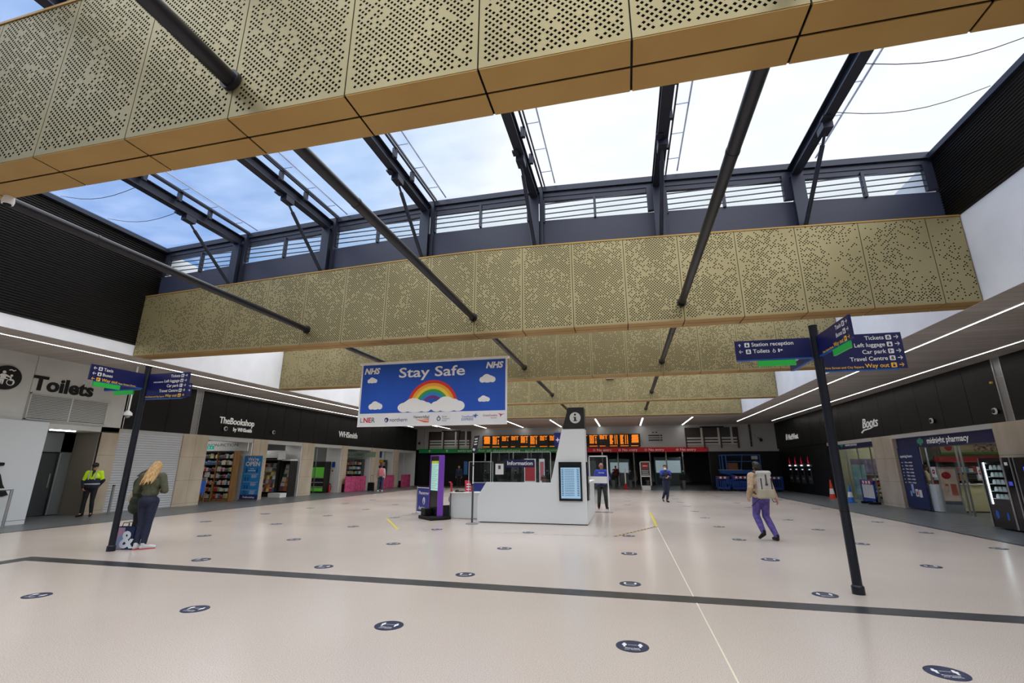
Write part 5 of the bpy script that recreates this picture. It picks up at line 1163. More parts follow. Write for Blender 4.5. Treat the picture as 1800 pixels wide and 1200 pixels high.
# ================================================================== vending machines
t = thing('vending_machine', 'black vending machine with lit window of white packs at the picture edge', 'vending machine', (9.75, 16.35, 0), RIGHT)
MB().box(0, 1.22, 0, .05, 1.76, 1.86).box(0, .1, 0, .05, .62, 1.76).box(.82, 1.22, 0, .05, .62, 1.76).box(0, 1.22, 0, .05, .04, .62).box(0, 1.22, .05, .9, 1.70, 1.86).box(0, .05, .05, .9, .04, 1.76).box(.86, 1.22, .05, .9, .04, 1.76).box(0, 1.22, .82, .9, .04, 1.76).box(0, 1.22, .05, .9, .04, .62).build('cabinet', mat('vending_black', '#131417', .25), t)
MB().box(.1, .82, .0, .008, .62, 1.76).build('window_glass', M_GLASS, t); MB().box(.12, .145, .02, .04, .64, 1.74).build('light_tube', mat('vending_light', '#ffffff', .4, emis=(.9, .95, 1), es=6), t)
MB().box(.10, .86, .78, .81, .62, 1.70).build('inner_back', mat('vending_inner', '#4a4f55', .4), t)
MB().box(.0, .03, -.012, 0, .04, 1.86).box(.84, .90, -.012, 0, .04, 1.86).box(1.14, 1.18, -.012, 0, .04, 1.86).build('chrome_strip', M_CHROME, t)
for k in range(5):
    MB().box(.1, .84, .06, .7, .78 + k * .19, .79 + k * .19).build('tray', M_ALU, t)
    for j in range(4):
        tag(MB().prism([(0, 0), (.13, 0), (.13, .05), (.09, .12), (.04, .12), (0, .05)], 0, .3).build('snack_pack', mat('pack_white', '#e4e8e4', .5), loc=(9.83, 16.35 - .22 - j * .155, .79 + k * .19), rz=RIGHT), '%s white snack pack on the %s tray of the vending machine' % (ordn[j], ('lowest', 'second lowest', 'middle', 'second highest', 'highest')[k]), 'snack', 'packs on tray %s of the vending machine' % ordn[k])
MB().box(.93, 1.1, -.01, 0, 1.1, 1.6).build('keypad_panel', M_SCRB, t); MB().box(.95, 1.08, -.014, -.01, 1.15, 1.25).build('blue_keypad', mat('keypad_blue', '#3a40b0', .4, emis='#3a40b0', es=.6), t); MB().box(.96, 1.07, -.014, -.01, 1.66, 1.74).build('white_sticker', M_WH, t)
g = MB().disc(.25, .38, .11, -.003, 24, rx=.06).disc(.62, .36, .11, -.003, 24, rx=.04); g.build('blue_mark', mat('vending_blue', '#1d5fc0', .4), t)
t = thing('vending_machine', 'second black vending machine with glowing blue screen cut by the picture edge', 'vending machine', (9.75, 15.08, 0), RIGHT)
MB().box(0, 1.2, 0, .9, .04, 1.86).build('cabinet', mat('vending_black', '#131417', .25), t, bevel=.01); MB().box(.28, 1.1, -.01, 0, .85, 1.62).build('lit_screen', noisy('blue_screen', '#2b2fd0', '#3c62e8', 1.5), t); MB().box(.0, .03, -.012, 0, .04, 1.86).build('chrome_strip', M_CHROME, t)
b_ = MC['blue_screen'].node_tree.nodes['Principled BSDF']; b_.inputs['Emission Color'].default_value = (.05, .06, .7, 1); b_.inputs['Emission Strength'].default_value = 1.2
t = thing('glass_cabinet', 'slim dark glass cabinet standing between pharmacy door and vending machine', 'cabinet', (10.3, 17.25, 0), RIGHT); MB().box(0, .6, 0, .5, .05, 1.8).build('cabinet_body', mat('cabinet_dark', '#252a2e', .15), t, bevel=.01); MB().box(0, .03, -.01, 0, .02, 1.82).box(.57, .6, -.01, 0, .02, 1.82).build('chrome_strip', M_CHROME, t)
# ================================================================== gateline
M_GATE = mat('gate_steel', '#6a6d70', .35, .6)
for i in range(13):
    x = -11.6 + i * 1.32
    if i > 12: break
    t = thing('ticket_gate', '%s ticket gate in the dark gateline, counted from the bookshop side' % ordn[i], 'ticket gate', (x, YB + .2, 0))
    MB().box(-.10, .10, 0, 1.7, 0, .62).build('gate_body', M_GATE, t); MB().box(-.14, .14, -.05, 1.75, .62, 1.05).build('gate_head', M_BLACK, t, bevel=.02); MB().box(-.05, .05, .0, .1, 1.05, 1.42).build('reader_post', M_BLACK, t); MB().cyl((0, -.02, 1.3), (0, .02, 1.3), .07).build('reader_disc', M_GREYW, t)
    MB().box(.12, .55, .8, .83, .45, 1.25).build('glass_paddle', M_GLASS, t)
t = thing('notice_stand', 'white framed stop notice board in front of the ticket gates', 'poster stand', (.98, 36.6, 0)); MB().box(0, .06, 0, .04, 0, 2.0).box(.68, .74, 0, .04, 0, 2.0).box(0, .74, 0, .04, 1.94, 2.0).box(0, .74, 0, .04, .92, 1.0).box(0, .74, 0, .04, 0, .3).build('white_frame', M_WH, t)
MB().box(.06, .68, .01, .03, 1.0, 1.94).build('poster_print', mat('poster_grey', '#4a4d52', .5), t); MB().disc(.37, 1.68, .23, .005).build('red_disc', M_RED, t); MB().rect(.2, .54, 1.65, 1.71, .003).rect(.12, .6, 1.32, 1.35, .005).rect(.15, .56, 1.22, 1.25, .005).rect(.12, .6, 1.08, 1.12, .005).build('white_print', M_WH, t)
t = thing('stop_post', 'thin pale post on red and white base at the gateline', 'post', (-.1, 37.3, 0)); MB().lathe([(.25, 0), (.25, .05), (.1, .1), (.1, .38), (.04, .42)]).build('red_base', M_RED, t); MB().cyl((0, 0, .4), (0, 0, 1.45), .05).build('pole', M_WH, t)
for x, y, l in ((-16.45, 38.9, 'blue upright poster on the black back wall near the bookshop'), (-13.6, 39.45, 'narrow blue poster beside the gateline opening')):
    tag(MB().box(0, .34, -.02, 0, .95, 2.05).build('wall_poster', noisy('blue_poster', '#2a62a8', '#3f7cc0', 2), loc=(x, y, 0)), l, 'poster')
# things glimpsed beyond the gates
for i, (x, y, w, h, c) in enumerate(((-9.5, 44, 1.6, 2.2, '#3c5870'), (-5.4, 46, 2.4, 2.4, '#5b6468'), (-1.5, 45, 1.8, 2.3, '#6f7d80'), (2.6, 47, 2.4, 2.5, '#4d5a60'))):
    t = thing('platform_kiosk', '%s glazed kiosk dimly seen beyond the ticket gates' % ordn[i], 'kiosk', (x, y, 0)); MB().box(0, w, 0, 1, 0, h).build('kiosk_body', mat('kiosk_%d' % i, c, .4), t)
    MB().box(.1, w - .1, -.02, 0, 1.1, h - .3).build('kiosk_window', mat('kiosk_glass', '#a8bcc2', .15, emis='#a8c0c8', es=.35), t); MB().box(.1, w * .5, -.03, 0, .1, 1.0).build('lower_panel', mat('kp%d' % i, ['#8a2f34', '#2f4f80', '#7a7d80', '#33474f'][i], .5), t)
for i in range(14):
    x = -12.8 + i * 1.35
    t = thing('steel_column', '%s slim steel upright beyond the ticket gates' % ordn[i], 'column', (x, YB + 4.2, 0)); MB().box(-.05, .05, -.05, .05, 0, 3.04).build('column_shaft', M_ALU if i % 3 else M_WH, t)

for i in range(9):
    x = -12.4 + i * 1.15
    t = thing('glass_partition', '%s pale glass partition standing beyond the ticket gates, from the bookshop side' % ordn[i], 'partition', (x, YB + 2.6 + (i % 3) * .4, 0))
    MB().box(0, .62, 0, .03, .1, 2.1).build('glass_panel', mat('partition_%d' % (i % 3), ['#7d8f94', '#66777c', '#8b9894'][i % 3], .15), t); MB().box(-.03, 0, -.02, .05, 0, 2.3).box(.62, .65, -.02, .05, 0, 2.3).build('steel_edge', M_ALU, t)
# ================================================================== people
def V3(*a): return Vector(a)
class Blob:
    """closed overlapping shapes fused into one continuous surface"""
    def __init__(s): s.mb = MB()
    def cap(s, a, b, ra, rb, n=12):
        a, b = Vector(a), Vector(b)
        s.mb.cyl(a, b, ra, rb, n); s.mb.ell(a, (ra,) * 3, n, 8); s.mb.ell(b, (rb,) * 3, n, 8); return s
    def chain(s, pts, rs):
        for i in range(len(pts) - 1): s.cap(pts[i], pts[i + 1], rs[i], rs[i + 1])
        return s
    def el(s, c, r, rot=None): s.mb.ell(c, r, 16, 12, rot); return s
    def box(s, c, d, rz=0.):
        m = MB(); m.cbox((0, 0, 0), d); Rm = Matrix.Rotation(rz, 3, 'Z')
        s.mb.add([Vector(c) + Rm @ Vector(v) for v in m.v], m.f); return s
    def build(s, name, m, parent, vox=.01, sm=4, inflate=0.):
        me = s.mb.mesh('tmp'); o = bpy.data.objects.new('tmp', me); COL.objects.link(o)
        r = o.modifiers.new('r', 'REMESH'); r.mode = 'VOXEL'; r.voxel_size = vox; r.adaptivity = 0
        if sm: q = o.modifiers.new('s', 'SMOOTH'); q.iterations = sm; q.factor = .5
        dg = bpy.context.evaluated_depsgraph_get(); dg.update()
        nm = bpy.data.meshes.new_from_object(o.evaluated_get(dg)); bpy.data.objects.remove(o)
        nm.name = name; nm.materials.clear(); nm.materials.append(m)
        for p in nm.polygons: p.use_smooth = True
        ob = bpy.data.objects.new(name, nm); COL.objects.link(ob); ob.parent = parent; return ob
SKIN = noisy('skin', '#b98266', '#c6907a', 12, .55)
def hand(b, w, d, nrm, s=1., curl=.35, side=1):
    """palm, four unequal fingers and a thumb leaving its side; w wrist, d hand direction, nrm palm normal"""
    d = Vector(d).normalized(); nrm = (Vector(nrm) - d * Vector(nrm).dot(d)).normalized(); a = d.cross(nrm) * side
    w = Vector(w)
    for k in (-1.2, -.4, .4, 1.2): b.cap(w + d * .02 * s + a * k * .012 * s, w + d * .085 * s + a * k * .018 * s, .017 * s, .013 * s, 8)
    for k, L_ in ((-1.45, .062), (-.5, .074), (.45, .070), (1.35, .052)):
        p0 = w + d * .085 * s + a * k * .018 * s; p1 = p0 + (d * math.cos(curl) + nrm * math.sin(curl)) * L_ * .55 * s; p2 = p1 + (d * math.cos(curl * 2.6) + nrm * math.sin(curl * 2.6)) * L_ * .5 * s
        b.cap(p0, p1, .0095 * s, .0085 * s, 8); b.cap(p1, p2, .0085 * s, .0075 * s, 8)
    p0 = w + d * .03 * s - a * .026 * s; p1 = p0 + (d * .6 - a * .6 + nrm * .4) * .042 * s; p2 = p1 + (d * .9 - a * .1 + nrm * .4) * .032 * s
    b.cap(p0, p1, .012 * s, .010 * s, 8); b.cap(p1, p2, .010 * s, .0085 * s, 8)
BASE = dict(head=(0, 0, 1.60), neck=(0, .015, 1.45), chest=(0, .01, 1.28), waist=(0, .0, 1.08), pelvis=(0, .01, .94),
            shL=(.175, .01, 1.40), elL=(.225, .02, 1.12), wrL=(.235, -.03, .87), shR=(-.175, .01, 1.40), elR=(-.225, .02, 1.12), wrR=(-.235, -.03, .87),
            hipL=(.09, 0, .91), knL=(.10, -.015, .50), anL=(.10, .03, .09), hipR=(-.09, 0, .91), knR=(-.10, -.015, .50), anR=(-.10, .03, .09),
            toeL=(.115, -.16, .035), toeR=(-.115, -.16, .035), nod=0., turn=0.)
def person(label, loc, rz, pose, look, h=1.0, vox=.011):
    P = dict(BASE); P.update(pose); J = {k: (Vector(v) if isinstance(v, tuple) else v) for k, v in P.items()}
    t = thing('person', label, 'person', loc, rz); t.scale = (h, h, h)
    fat = look.get('fat', 1.)
    RH = Matrix.Rotation(J['turn'], 3, 'Z') @ Matrix.Rotation(J['nod'], 3, 'X'); hc = J['head']
    H = lambda x, y, z: hc + RH @ Vector((x, y, z))
    b = Blob()
    b.mb.ell(hc + RH @ Vector((0, .008, .025)), (.076, .096, .095), 16, 12, RH); b.mb.ell(H(0, -.018, -.045), (.058, .070, .072), 14, 10, RH)
    b.cap(H(0, -.095, .0), H(0, -.103, -.022), .010, .014, 8); b.mb.ell(H(0, -.078, -.062), (.024, .014, .010), 10, 8, RH); b.mb.ell(H(0, -.07, -.095), (.024, .02, .016), 10, 8, RH)
    for sx in (-1, 1): b.mb.ell(H(.078 * sx, .012, -.005), (.012, .020, .032), 10, 8, RH); b.mb.ell(H(.032 * sx, -.078, .03), (.022, .014, .010), 10, 8, RH)
    b.cap(H(0, .02, -.06), J['neck'], .05, .055)
    b.cap(J['neck'], J['chest'], .06, .10); b.cap(J['chest'], J['waist'], .11, .10); b.cap(J['waist'], J['pelvis'], .10, .11)
    for s, sx in (('L', 1), ('R', -1)):
        b.cap(J['neck'] - V3(0, 0, .05), J['sh' + s], .05, .052); b.cap(J['sh' + s], J['chest'] + V3(.06 * sx, .01, 0), .045, .075)
        b.cap(J['sh' + s], J['el' + s], .050, .037); b.cap(J['el' + s], J['wr' + s], .037, .024)
        dr = (J['wr' + s] - J['el' + s]).normalized(); hd = Vector(look.get('hand' + s, dr)); hand(b, J['wr' + s], hd, look.get('palm' + s, (-sx, 0, 0)), 1., look.get('curl', .4), -sx)
        b.cap(J['hip' + s], J['kn' + s], .082, .052); b.cap(J['kn' + s], J['kn' + s].lerp(J['an' + s], .35), .052, .054); b.cap(J['kn' + s].lerp(J['an' + s], .35), J['an' + s], .054, .036); b.cap(J['an' + s], J['toe' + s], .035, .025)
    b.build('body', look.get('skin', SKIN), t, min(vox, .0095), 3)
    # face details
    if look.get('face', True):
        e = MB(); e2 = MB()
        for sx in (-1, 1): e.ell(H(.032 * sx, -.083, .018), (.013, .007, .006), 10, 8, RH); e2.ell(H(.032 * sx, -.088, .018), (.006, .005, .006), 8, 6, RH)
        e.build('eye', mat('eye_white', '#d8d4cc', .3), t, smooth=True); e2.build('iris', mat('iris_dark', '#231a14', .3), t, smooth=True)
        m_ = MB(); m_.ell(H(0, -.091, -.062), (.022, .006, .006), 10, 6, RH); m_.build('mouth', mat('lip', '#8f4f46', .5), t, smooth=True)
        m_ = MB()
        for sx in (-1, 1): m_.ell(H(.033 * sx, -.085, .043), (.018, .006, .005), 8, 6, RH)
        m_.build('eyebrow', look.get('hairmat', M_BLACK), t, smooth=True)
    if look.get('mask'):
        m_ = Blob(); m_.mb.ell(H(0, -.062, -.058), (.062, .058, .055), 14, 10, RH); m_.build('face_mask', look['mask'], t, .008, 2)
    # hair
    hm = look.get('hairmat')
    if hm:
        q = Blob(); st = look.get('hair', 'short')
        q.mb.ell(H(0, .022, .042), (.086, .098, .092), 16, 12, RH)
        if st == 'short': q.mb.ell(H(0, .05, -.01), (.080, .062, .07), 14, 10, RH); q.mb.ell(H(0, -.05, .095), (.06, .04, .03), 12, 8, RH)
        if st == 'mop': q.mb.ell(H(0, .045, -.0), (.092, .075, .085), 14, 10, RH); q.mb.ell(H(0, -.055, .085), (.075, .045, .035), 12, 8, RH); q.mb.ell(H(.03, 0, .10), (.06, .07, .045), 12, 8, RH)
        if st == 'long':
            rnd = random.Random(5)
            for k in range(26):
                a_ = R(200 * k / 25 - 10); x0, y0 = .082 * math.cos(a_), .02 + .085 * math.sin(a_)
                L_ = look.get('hairlen', .34) * rnd.uniform(.75, 1.05); pts = [H(x0 * .8, y0 * .8, .06), H(x0 * 1.08, y0 * 1.12, -.04)]
                for i in range(1, 5): pts.append(H(x0 * (1.1 + .06 * i) + rnd.uniform(-.012, .012), y0 * (1.15 + .02 * i) + .012 * i + rnd.uniform(-.01, .01), -.04 - L_ * i / 4))
                q.chain(pts, [.026, .025, .023, .021, .016, .007])
        q.build('hair', hm, t, .0075 if st == 'long' else .009, 2)
        if look.get('cap'):
            c = Blob(); c.mb.ell(H(0, .015, .062), (.092, .105, .078), 16, 12, RH); c.mb.ell(H(0, -.10, .05), (.06, .05, .010), 12, 8, RH); c.build('cap', look['cap'], t, .008, 2)
    # trousers
    if look.get('legs'):
        q = Blob(); lw = look.get('legw', 1.)
        q.cap(J['waist'] + V3(0, .0, -.07), J['pelvis'], .115 * fat, .13 * fat); q.el(J['pelvis'] + V3(0, .03, -.02), (.165 * fat, .125 * fat, .11))
        for s in 'LR':
            an = J['an' + s] + (J['kn' + s] - J['an' + s]).normalized() * .012; mid = J['kn' + s].lerp(an, .4)
            q.cap(J['hip' + s], J['kn' + s], .102 * fat, .068 * lw); q.cap(J['kn' + s], mid, .068 * lw, .066 * lw); q.cap(mid, an, .066 * lw, .050 * lw)
        q.build('trousers', look['legs'], t, vox, 3)
    # top
    if look.get('top'):
        q = Blob(); tw = look.get('topw', 1.); zc = J['waist'] if look.get('crop') else J['pelvis']
        q.cap(J['neck'] - V3(0, 0, .02), J['chest'], .075, .135 * tw); q.el(J['chest'], (.185 * tw, .135 * tw, .15)); q.cap(J['chest'], J['waist'], .135 * tw, .130 * tw)
        q.el(J['waist'], (.155 * tw, .12 * tw, .11))
        if not look.get('crop'): q.el(J['pelvis'] + V3(0, 0, look.get('hem', .0)), (.175 * tw, .135 * tw, .10)); 
        if look.get('coat'): q.el(J['pelvis'] + V3(0, 0, -.16), (.19 * tw, .15 * tw, .16)); q.el(J['pelvis'] + V3(0, 0, -.05), (.18 * tw, .14 * tw, .14))
        aw = look.get('armw', 1.)
        for s, sx in (('L', 1), ('R', -1)):
            q.cap(J['neck'] - V3(0, 0, .05), J['sh' + s], .062, .070 * aw); q.cap(J['sh' + s], J['el' + s], .072 * aw, .056 * aw)
            wr = J['wr' + s].lerp(J['el' + s], .06 if look.get('sleeve', 'long') == 'long' else .8); q.cap(J['el' + s], wr, .056 * aw, .042 * aw if look.get('sleeve', 'long') == 'long' else .05)
        q.build(look.get('topname', 'jacket'), look['top'], t, vox, 3)
        if look.get('collar'):
            q = Blob(); nk = J['neck']
            for k in range(12): a_ = 2 * PI * k / 12; q.cap(nk + V3(.075 * math.cos(a_), .075 * math.sin(a_), -.01), nk + V3(.075 * math.cos(a_ + .5), .075 * math.sin(a_ + .5), .02), .032, .032, 8)
            q.build('collar', look['collar'], t, .011, 2)
    # shoes
    for s in 'LR':
        q = Blob(); d = (J['toe' + s] - J['an' + s]); q.cap(J['an' + s] + V3(0, .005, .02), J['an' + s] - V3(0, 0, .02), .047, .047); heel = J['an' + s] + V3(0, 0, -.055) - d.normalized() * .03
        q.cap(heel, J['toe' + s], .036, .034); q.cap(J['an' + s] - V3(0, 0, .02), J['toe' + s], .042, .032)
        o = q.build('shoe', look.get('shoe', M_BLACK), t, .009, 2)
        if look.get('sole'):
            q = Blob(); q.cap(heel + V3(0, 0, -.022), J['toe' + s] + V3(0, 0, -.016), .030, .03); q.build('sole', look['sole'], o, .009, 2)
    return t, J
C_OLIVE = noisy('olive_cloth', '#4a4d3c', '#585a48', 20, .9); C_NAVYL = noisy('navy_cloth', '#1a2036', '#232a44', 25, .85); C_BLACKC = noisy('black_cloth', '#101012', '#1b1b1d', 20, .85)
C_PARKA = noisy('parka_cloth', '#262b22', '#343a2e', 14, .9); H_BLONDE = noisy('blonde_hair', '#97703f', '#d6b27a', 16, .5, stretch=(3, 3, .35), lo=.3, hi=.7); H_DARK = noisy('dark_hair', '#1c140f', '#30231a', 30, .6)
# blonde woman seen from behind
Z0 = 0.0
p1, J1 = person('person with long blonde hair in cropped olive jacket and navy leggings, seen from behind', (-9.53, 8.05, 0), R(204),
    dict(head=(-.02, -.035, 1.575), nod=R(20), turn=R(-14), elL=(.265, .02, 1.12), wrL=(.12, -.19, 1.12), elR=(-.275, .02, 1.12), wrR=(-.12, -.2, 1.10), hipL=(.085, 0, .91), knL=(.065, -.03, .50), anL=(.06, .03, .09), toeL=(-.04, -.13, .035), knR=(-.07, -.0, .50), anR=(-.065, .03, .09), toeR=(-.22, -.07, .035)),
    dict(hairmat=H_BLONDE, hair='long', hairlen=.36, top=C_OLIVE, crop=True, topw=1.0, armw=1.1, collar=mat('fur_collar', '#2e2a24', .95), legs=C_NAVYL, legw=1.0, fat=1.02, shoe=mat('shoe_white', '#c9ccd2', .5), sole=mat('sole_pink', '#d8506a', .5), palmL=(0, 0, 1), palmR=(0, 0, 1), curl=.8), h=.995, vox=.011)
MB().box(-.04, .04, -.33, -.315, 1.10, 1.24).build('phone', M_BLACK, p1)
p2, J2 = person('person in long dark green parka and black leggings half hidden behind the blonde woman', (-10.22, 8.42, 0), R(140),
    dict(head=(0, -.16, 1.52), neck=(0, -.03, 1.43), nod=R(38), turn=R(-10), elL=(.25, .0, 1.12), wrL=(.16, -.16, 1.0), elR=(-.25, -.0, 1.12), wrR=(-.12, -.2, 1.08)),
    dict(hairmat=H_DARK, hair='long', hairlen=.2, top=C_PARKA, coat=True, topw=1.18, armw=1.2, topname='parka', legs=C_BLACKC, legw=.88, shoe=mat('shoe_dark_white', '#5f646e', .5), palmL=(0, 0, 1), palmR=(0, 0, 1), curl=.8, face=True), h=.97)
q = Blob(); q.el((.22, .10, .98), (.05, .12, .16)); q.build('tote_bag', mat('cream_canvas', '#b9ae98', .8), p2, .012, 3); MB().tube([(.20, .0, 1.08), (.2, .03, 1.3), (.14, .05, 1.47), (.17, .12, 1.3), (.2, .14, 1.1)], .012).build('bag_strap', mat('strap_white', '#d0ccc4', .7), p2)
# guard
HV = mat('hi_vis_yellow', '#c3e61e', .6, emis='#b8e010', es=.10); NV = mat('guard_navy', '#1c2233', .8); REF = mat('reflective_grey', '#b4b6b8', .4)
p3, J3 = person('person in hi-vis yellow and navy jacket and dark cap by the toilets entrance', (-17.35, 12.55, 0), R(38),
    dict(head=(.0, -.04, 1.585), nod=R(28), turn=R(0), elL=(.245, .06, 1.13), wrL=(.13, .14, .96), elR=(-.245, .02, 1.12), wrR=(-.19, -.08, .92), anL=(.13, .03, .09), toeL=(.16, -.15, .035), anR=(-.12, .0, .09), toeR=(-.17, -.17, .035)),
    dict(hairmat=H_DARK, hair='short', cap=mat('cap_black', '#18181c', .8), top=HV, topw=1.02, armw=1.02, legs=C_BLACKC, legw=.95, shoe=M_BLACK, curl=.6), h=.99)
q = Blob(); q.cap((-.06, 0, 1.10), (.06, 0, 1.10), .155, .155); q.cap((-.06, 0, .98), (.06, 0, .98), .16, .16); q.el((0, .005, 1.03), (.195, .160, .16)); q.el((0, .01, .94), (.195, .16, .11)); q.build('navy_lower_jacket', NV, p3, .011, 3)
q = Blob(); q.cap(J3['elL'].lerp(J3['wrL'], -.1), J3['elL'].lerp(J3['wrL'], .97), .068, .054); q.build('navy_sleeve', NV, p3, .011, 2); q = Blob(); q.cap(J3['elR'].lerp(J3['wrR'], -.1), J3['elR'].lerp(J3['wrR'], .97), .068, .054); q.build('navy_sleeve', NV, p3, .011, 2)
for z in (1.035,): MB().lathe([(.214, z - .022), (.216, z), (.214, z + .022)], n=28).build('reflective_band', REF, p3, smooth=True)
o = bpy.data.objects[[o_.name for o_ in p3.children if o_.name.startswith('reflective_band')][0]]; o.scale = (.97, .85, 1)
for sx in (-1, 1): MB().tube([(.085 * sx, -.155, 1.17), (.09 * sx, -.165, 1.28), (.09 * sx, -.125, 1.40), (.09 * sx, -.06, 1.475)], .017).build('reflective_brace', REF, p3)
q = Blob(); q.cap((0, -.115, 1.39), (0, -.160, 1.27), .026, .010); q.cap((0, -.05, 1.45), (0, -.11, 1.38), .045, .03); q.build('dark_scarf', mat('scarf_dark', '#22242c', .8), p3, .01, 2)
# walker with backpack
C_FLEECE = noisy('beige_fleece', '#ad957c', '#c6ae90', 26, .95); C_PURP = noisy('purple_cloth', '#4c3f80', '#63559a', 16, .85)
p4, J4 = person('person with grey rolltop backpack, beige fleece and purple trousers walking away', (3.03, 12.5, 0), R(196),
    dict(head=(-.02, -.06, 1.59), nod=R(4), turn=R(-14), neck=(0, .0, 1.45), elL=(.25, .05, 1.14), wrL=(.24, -.10, .93), elR=(-.26, .02, 1.13), wrR=(-.34, .02, .90),
         knL=(.08, -.16, .52), anL=(.10, .10, .17), toeL=(.13, -.03, .045), knR=(-.10, -.07, .50), anR=(-.14, .20, .09), toeR=(-.16, .02, .035), hipL=(.085, -.02, .91)),
    dict(hairmat=H_DARK, hair='mop', top=C_FLEECE, topw=1.18, armw=1.25, hem=.03, collar=mat('fleece_collar', '#d2b48e', .95), legs=C_PURP, legw=1.15, shoe=M_BLACK, palmR=(1, 0, 0)), h=1.0)
C_PACK = noisy('pack_grey', '#a9a8a4', '#bcbab4', 4, .8); C_PACK2 = noisy('pack_beige', '#a39c88', '#b5ad98', 4, .8)
q = Blob()
q.box((0, .22, 1.20), (.29, .15, .34)); q.box((0, .22, 1.42), (.27, .13, .14)); q.cap((-.13, .22, 1.47), (.13, .22, 1.47), .055, .055); q.cap((-.13, .29, 1.05), (-.12, .28, 1.36), .02, .02); q.cap((.13, .29, 1.05), (.12, .28, 1.36), .02, .02)
bp = q.build('backpack', C_PACK, p4, .011, 5); q = Blob(); q.box((0, .23, 1.02), (.32, .18, .19)); q.cap((-.15, .2, .95), (.15, .2, .95), .05, .05); q.build('pack_bottom', C_PACK2, bp, .011, 5)
for sx in (-1, 1):
    MB().tube([(.11 * sx, .14, 1.47), (.115 * sx, .03, 1.515), (.12 * sx, -.08, 1.46), (.13 * sx, -.15, 1.32), (.16 * sx, -.12, 1.12), (.17 * sx, .1, 1.0)], .018).build('shoulder_strap', mat('strap_brown', '#6a4a42', .8), bp)
    MB().box(.12 * sx - .012, .12 * sx + .012, .295, .305, .98, 1.36).build('pack_webbing', mat('webbing_dark', '#3a3430', .8), bp)
MB().box(-.012, .012, .30, .315, 1.22, 1.44).box(-.025, .025, .305, .32, 1.20, 1.24).build('pack_buckle', mat('buckle_grey', '#4a4a4c', .5), bp); MB().tube([(.13, .18, .9), (.30, .1, .74)], .009).tube([(-.15, .18, .92), (-.2, .15, .83), (-.27, .15, .83)], .007).build('loose_strap', M_BLACK, bp)
# staff walking towards us
C_UN = noisy('uniform_navy', '#1a2038', '#222a48', 18, .8); C_BL = noisy('royal_blue', '#2c3ab0', '#3a4ac8', 18, .75)
p5, J5 = person('person in navy uniform with blue shoulders and white mask walking over the hall floor', (1.82, 24.3, 0), R(12),
    dict(head=(-.02, -.03, 1.60), nod=R(6), turn=R(-18), elL=(.245, -.0, 1.14), wrL=(.10, -.2, 1.16), elR=(-.245, .0, 1.14), wrR=(-.06, -.22, 1.12), hipL=(.08, 0, .91), knL=(.03, -.05, .50), anL=(-.02, .0, .09), toeL=(0, -.18, .035), knR=(-.09, -.05, .51), anR=(-.16, .18, .16), toeR=(-.17, .05, .045)),
    dict(hairmat=H_DARK, hair='short', mask=M_WH, top=C_UN, topw=1.06, legs=C_UN, legw=1.05, palmL=(0, 0, 1), palmR=(0, 0, 1), curl=.9), h=.99, vox=.014)
q = Blob(); q.cap(J5['neck'] - V3(.0, 0, .035), J5['shL'] + V3(0, 0, .004), .067, .074); q.cap(J5['neck'] - V3(0, 0, .035), J5['shR'] + V3(0, 0, .004), .067, .074); q.cap(J5['shL'], J5['shL'].lerp(J5['elL'], .5), .077, .066); q.cap(J5['shR'], J5['shR'].lerp(J5['elR'], .5), .077, .066); q.build('blue_yoke', C_BL, p5, .014, 2)
# staff behind the framed screen, from behind
p6, J6 = person('person in royal blue and navy top with shaved head standing behind the framed screen', (-.98, 19.7, 0), R(176),
    dict(elL=(.27, .0, 1.14), wrL=(.16, -.16, 1.02), elR=(-.27, .0, 1.14), wrR=(-.16, -.16, 1.02), anL=(.15, .03, .09), anR=(-.15, .03, .09), toeL=(.18, -.16, .035), toeR=(-.18, -.16, .035), knL=(.12, -.01, .5), knR=(-.12, -.01, .5)),
    dict(top=C_BL, topw=1.14, armw=1.1, legs=C_BLACKC, legw=1.1, palmL=(0, 0, 1), palmR=(0, 0, 1)), h=1.02, vox=.012)
q = Blob(); q.el((0, .0, 1.13), (.195, .150, .11)); q.el((0, 0, 1.0), (.197, .152, .10)); q.build('navy_lower_shirt', C_UN, p6, .012, 3); MB().rect(-.09, .13, 1.335, 1.36).disc(-.07, 1.35, .018).build('back_print', M_WH, p6)
o = [o_ for o_ in p6.children if o_.name.startswith('back_print')][0]; o.location = (0, .157, 0); o.rotation_euler = (0, 0, PI); o.location = (.0, .16, 0)
# seated staff at the desk
p7, J7 = person('person sitting low behind the information desk with only the head showing', (-2.62, 15.5, -.40), R(10),
    dict(nod=R(22), turn=R(-15), knL=(.13, -.42, .92), anL=(.13, -.40, .52), toeL=(.14, -.58, .46), knR=(-.13, -.42, .92), anR=(-.13, -.40, .52), toeR=(-.14, -.58, .46), elL=(.24, -.04, 1.15), wrL=(.12, -.27, 1.12), elR=(-.24, -.04, 1.15), wrR=(-.12, -.27, 1.12)),
    dict(hairmat=H_DARK, hair='short', top=mat('teal_top', '#2b6f84', .7), legs=C_BLACKC, skin=noisy('skin_warm', '#8f5338', '#a8654a', 12, .55), palmL=(0, 0, 1), palmR=(0, 0, 1)), h=1.0, vox=.014)
t = thing('office_chair', 'pale swivel chair behind the information desk', 'chair', (-2.6, 15.62, 0)); MB().box(-.22, .22, -.22, .22, .40, .44).build('seat', M_BLACK, t, bevel=.015); MB().prism(rrect(-.2, .2, .5, .95, .08), .24, .28).build('backrest', M_WH, t); MB().box(-.03, .03, .22, .26, .42, .6).cyl((0, 0, .08), (0, 0, .40), .03).build('stem', M_CHROME, t)
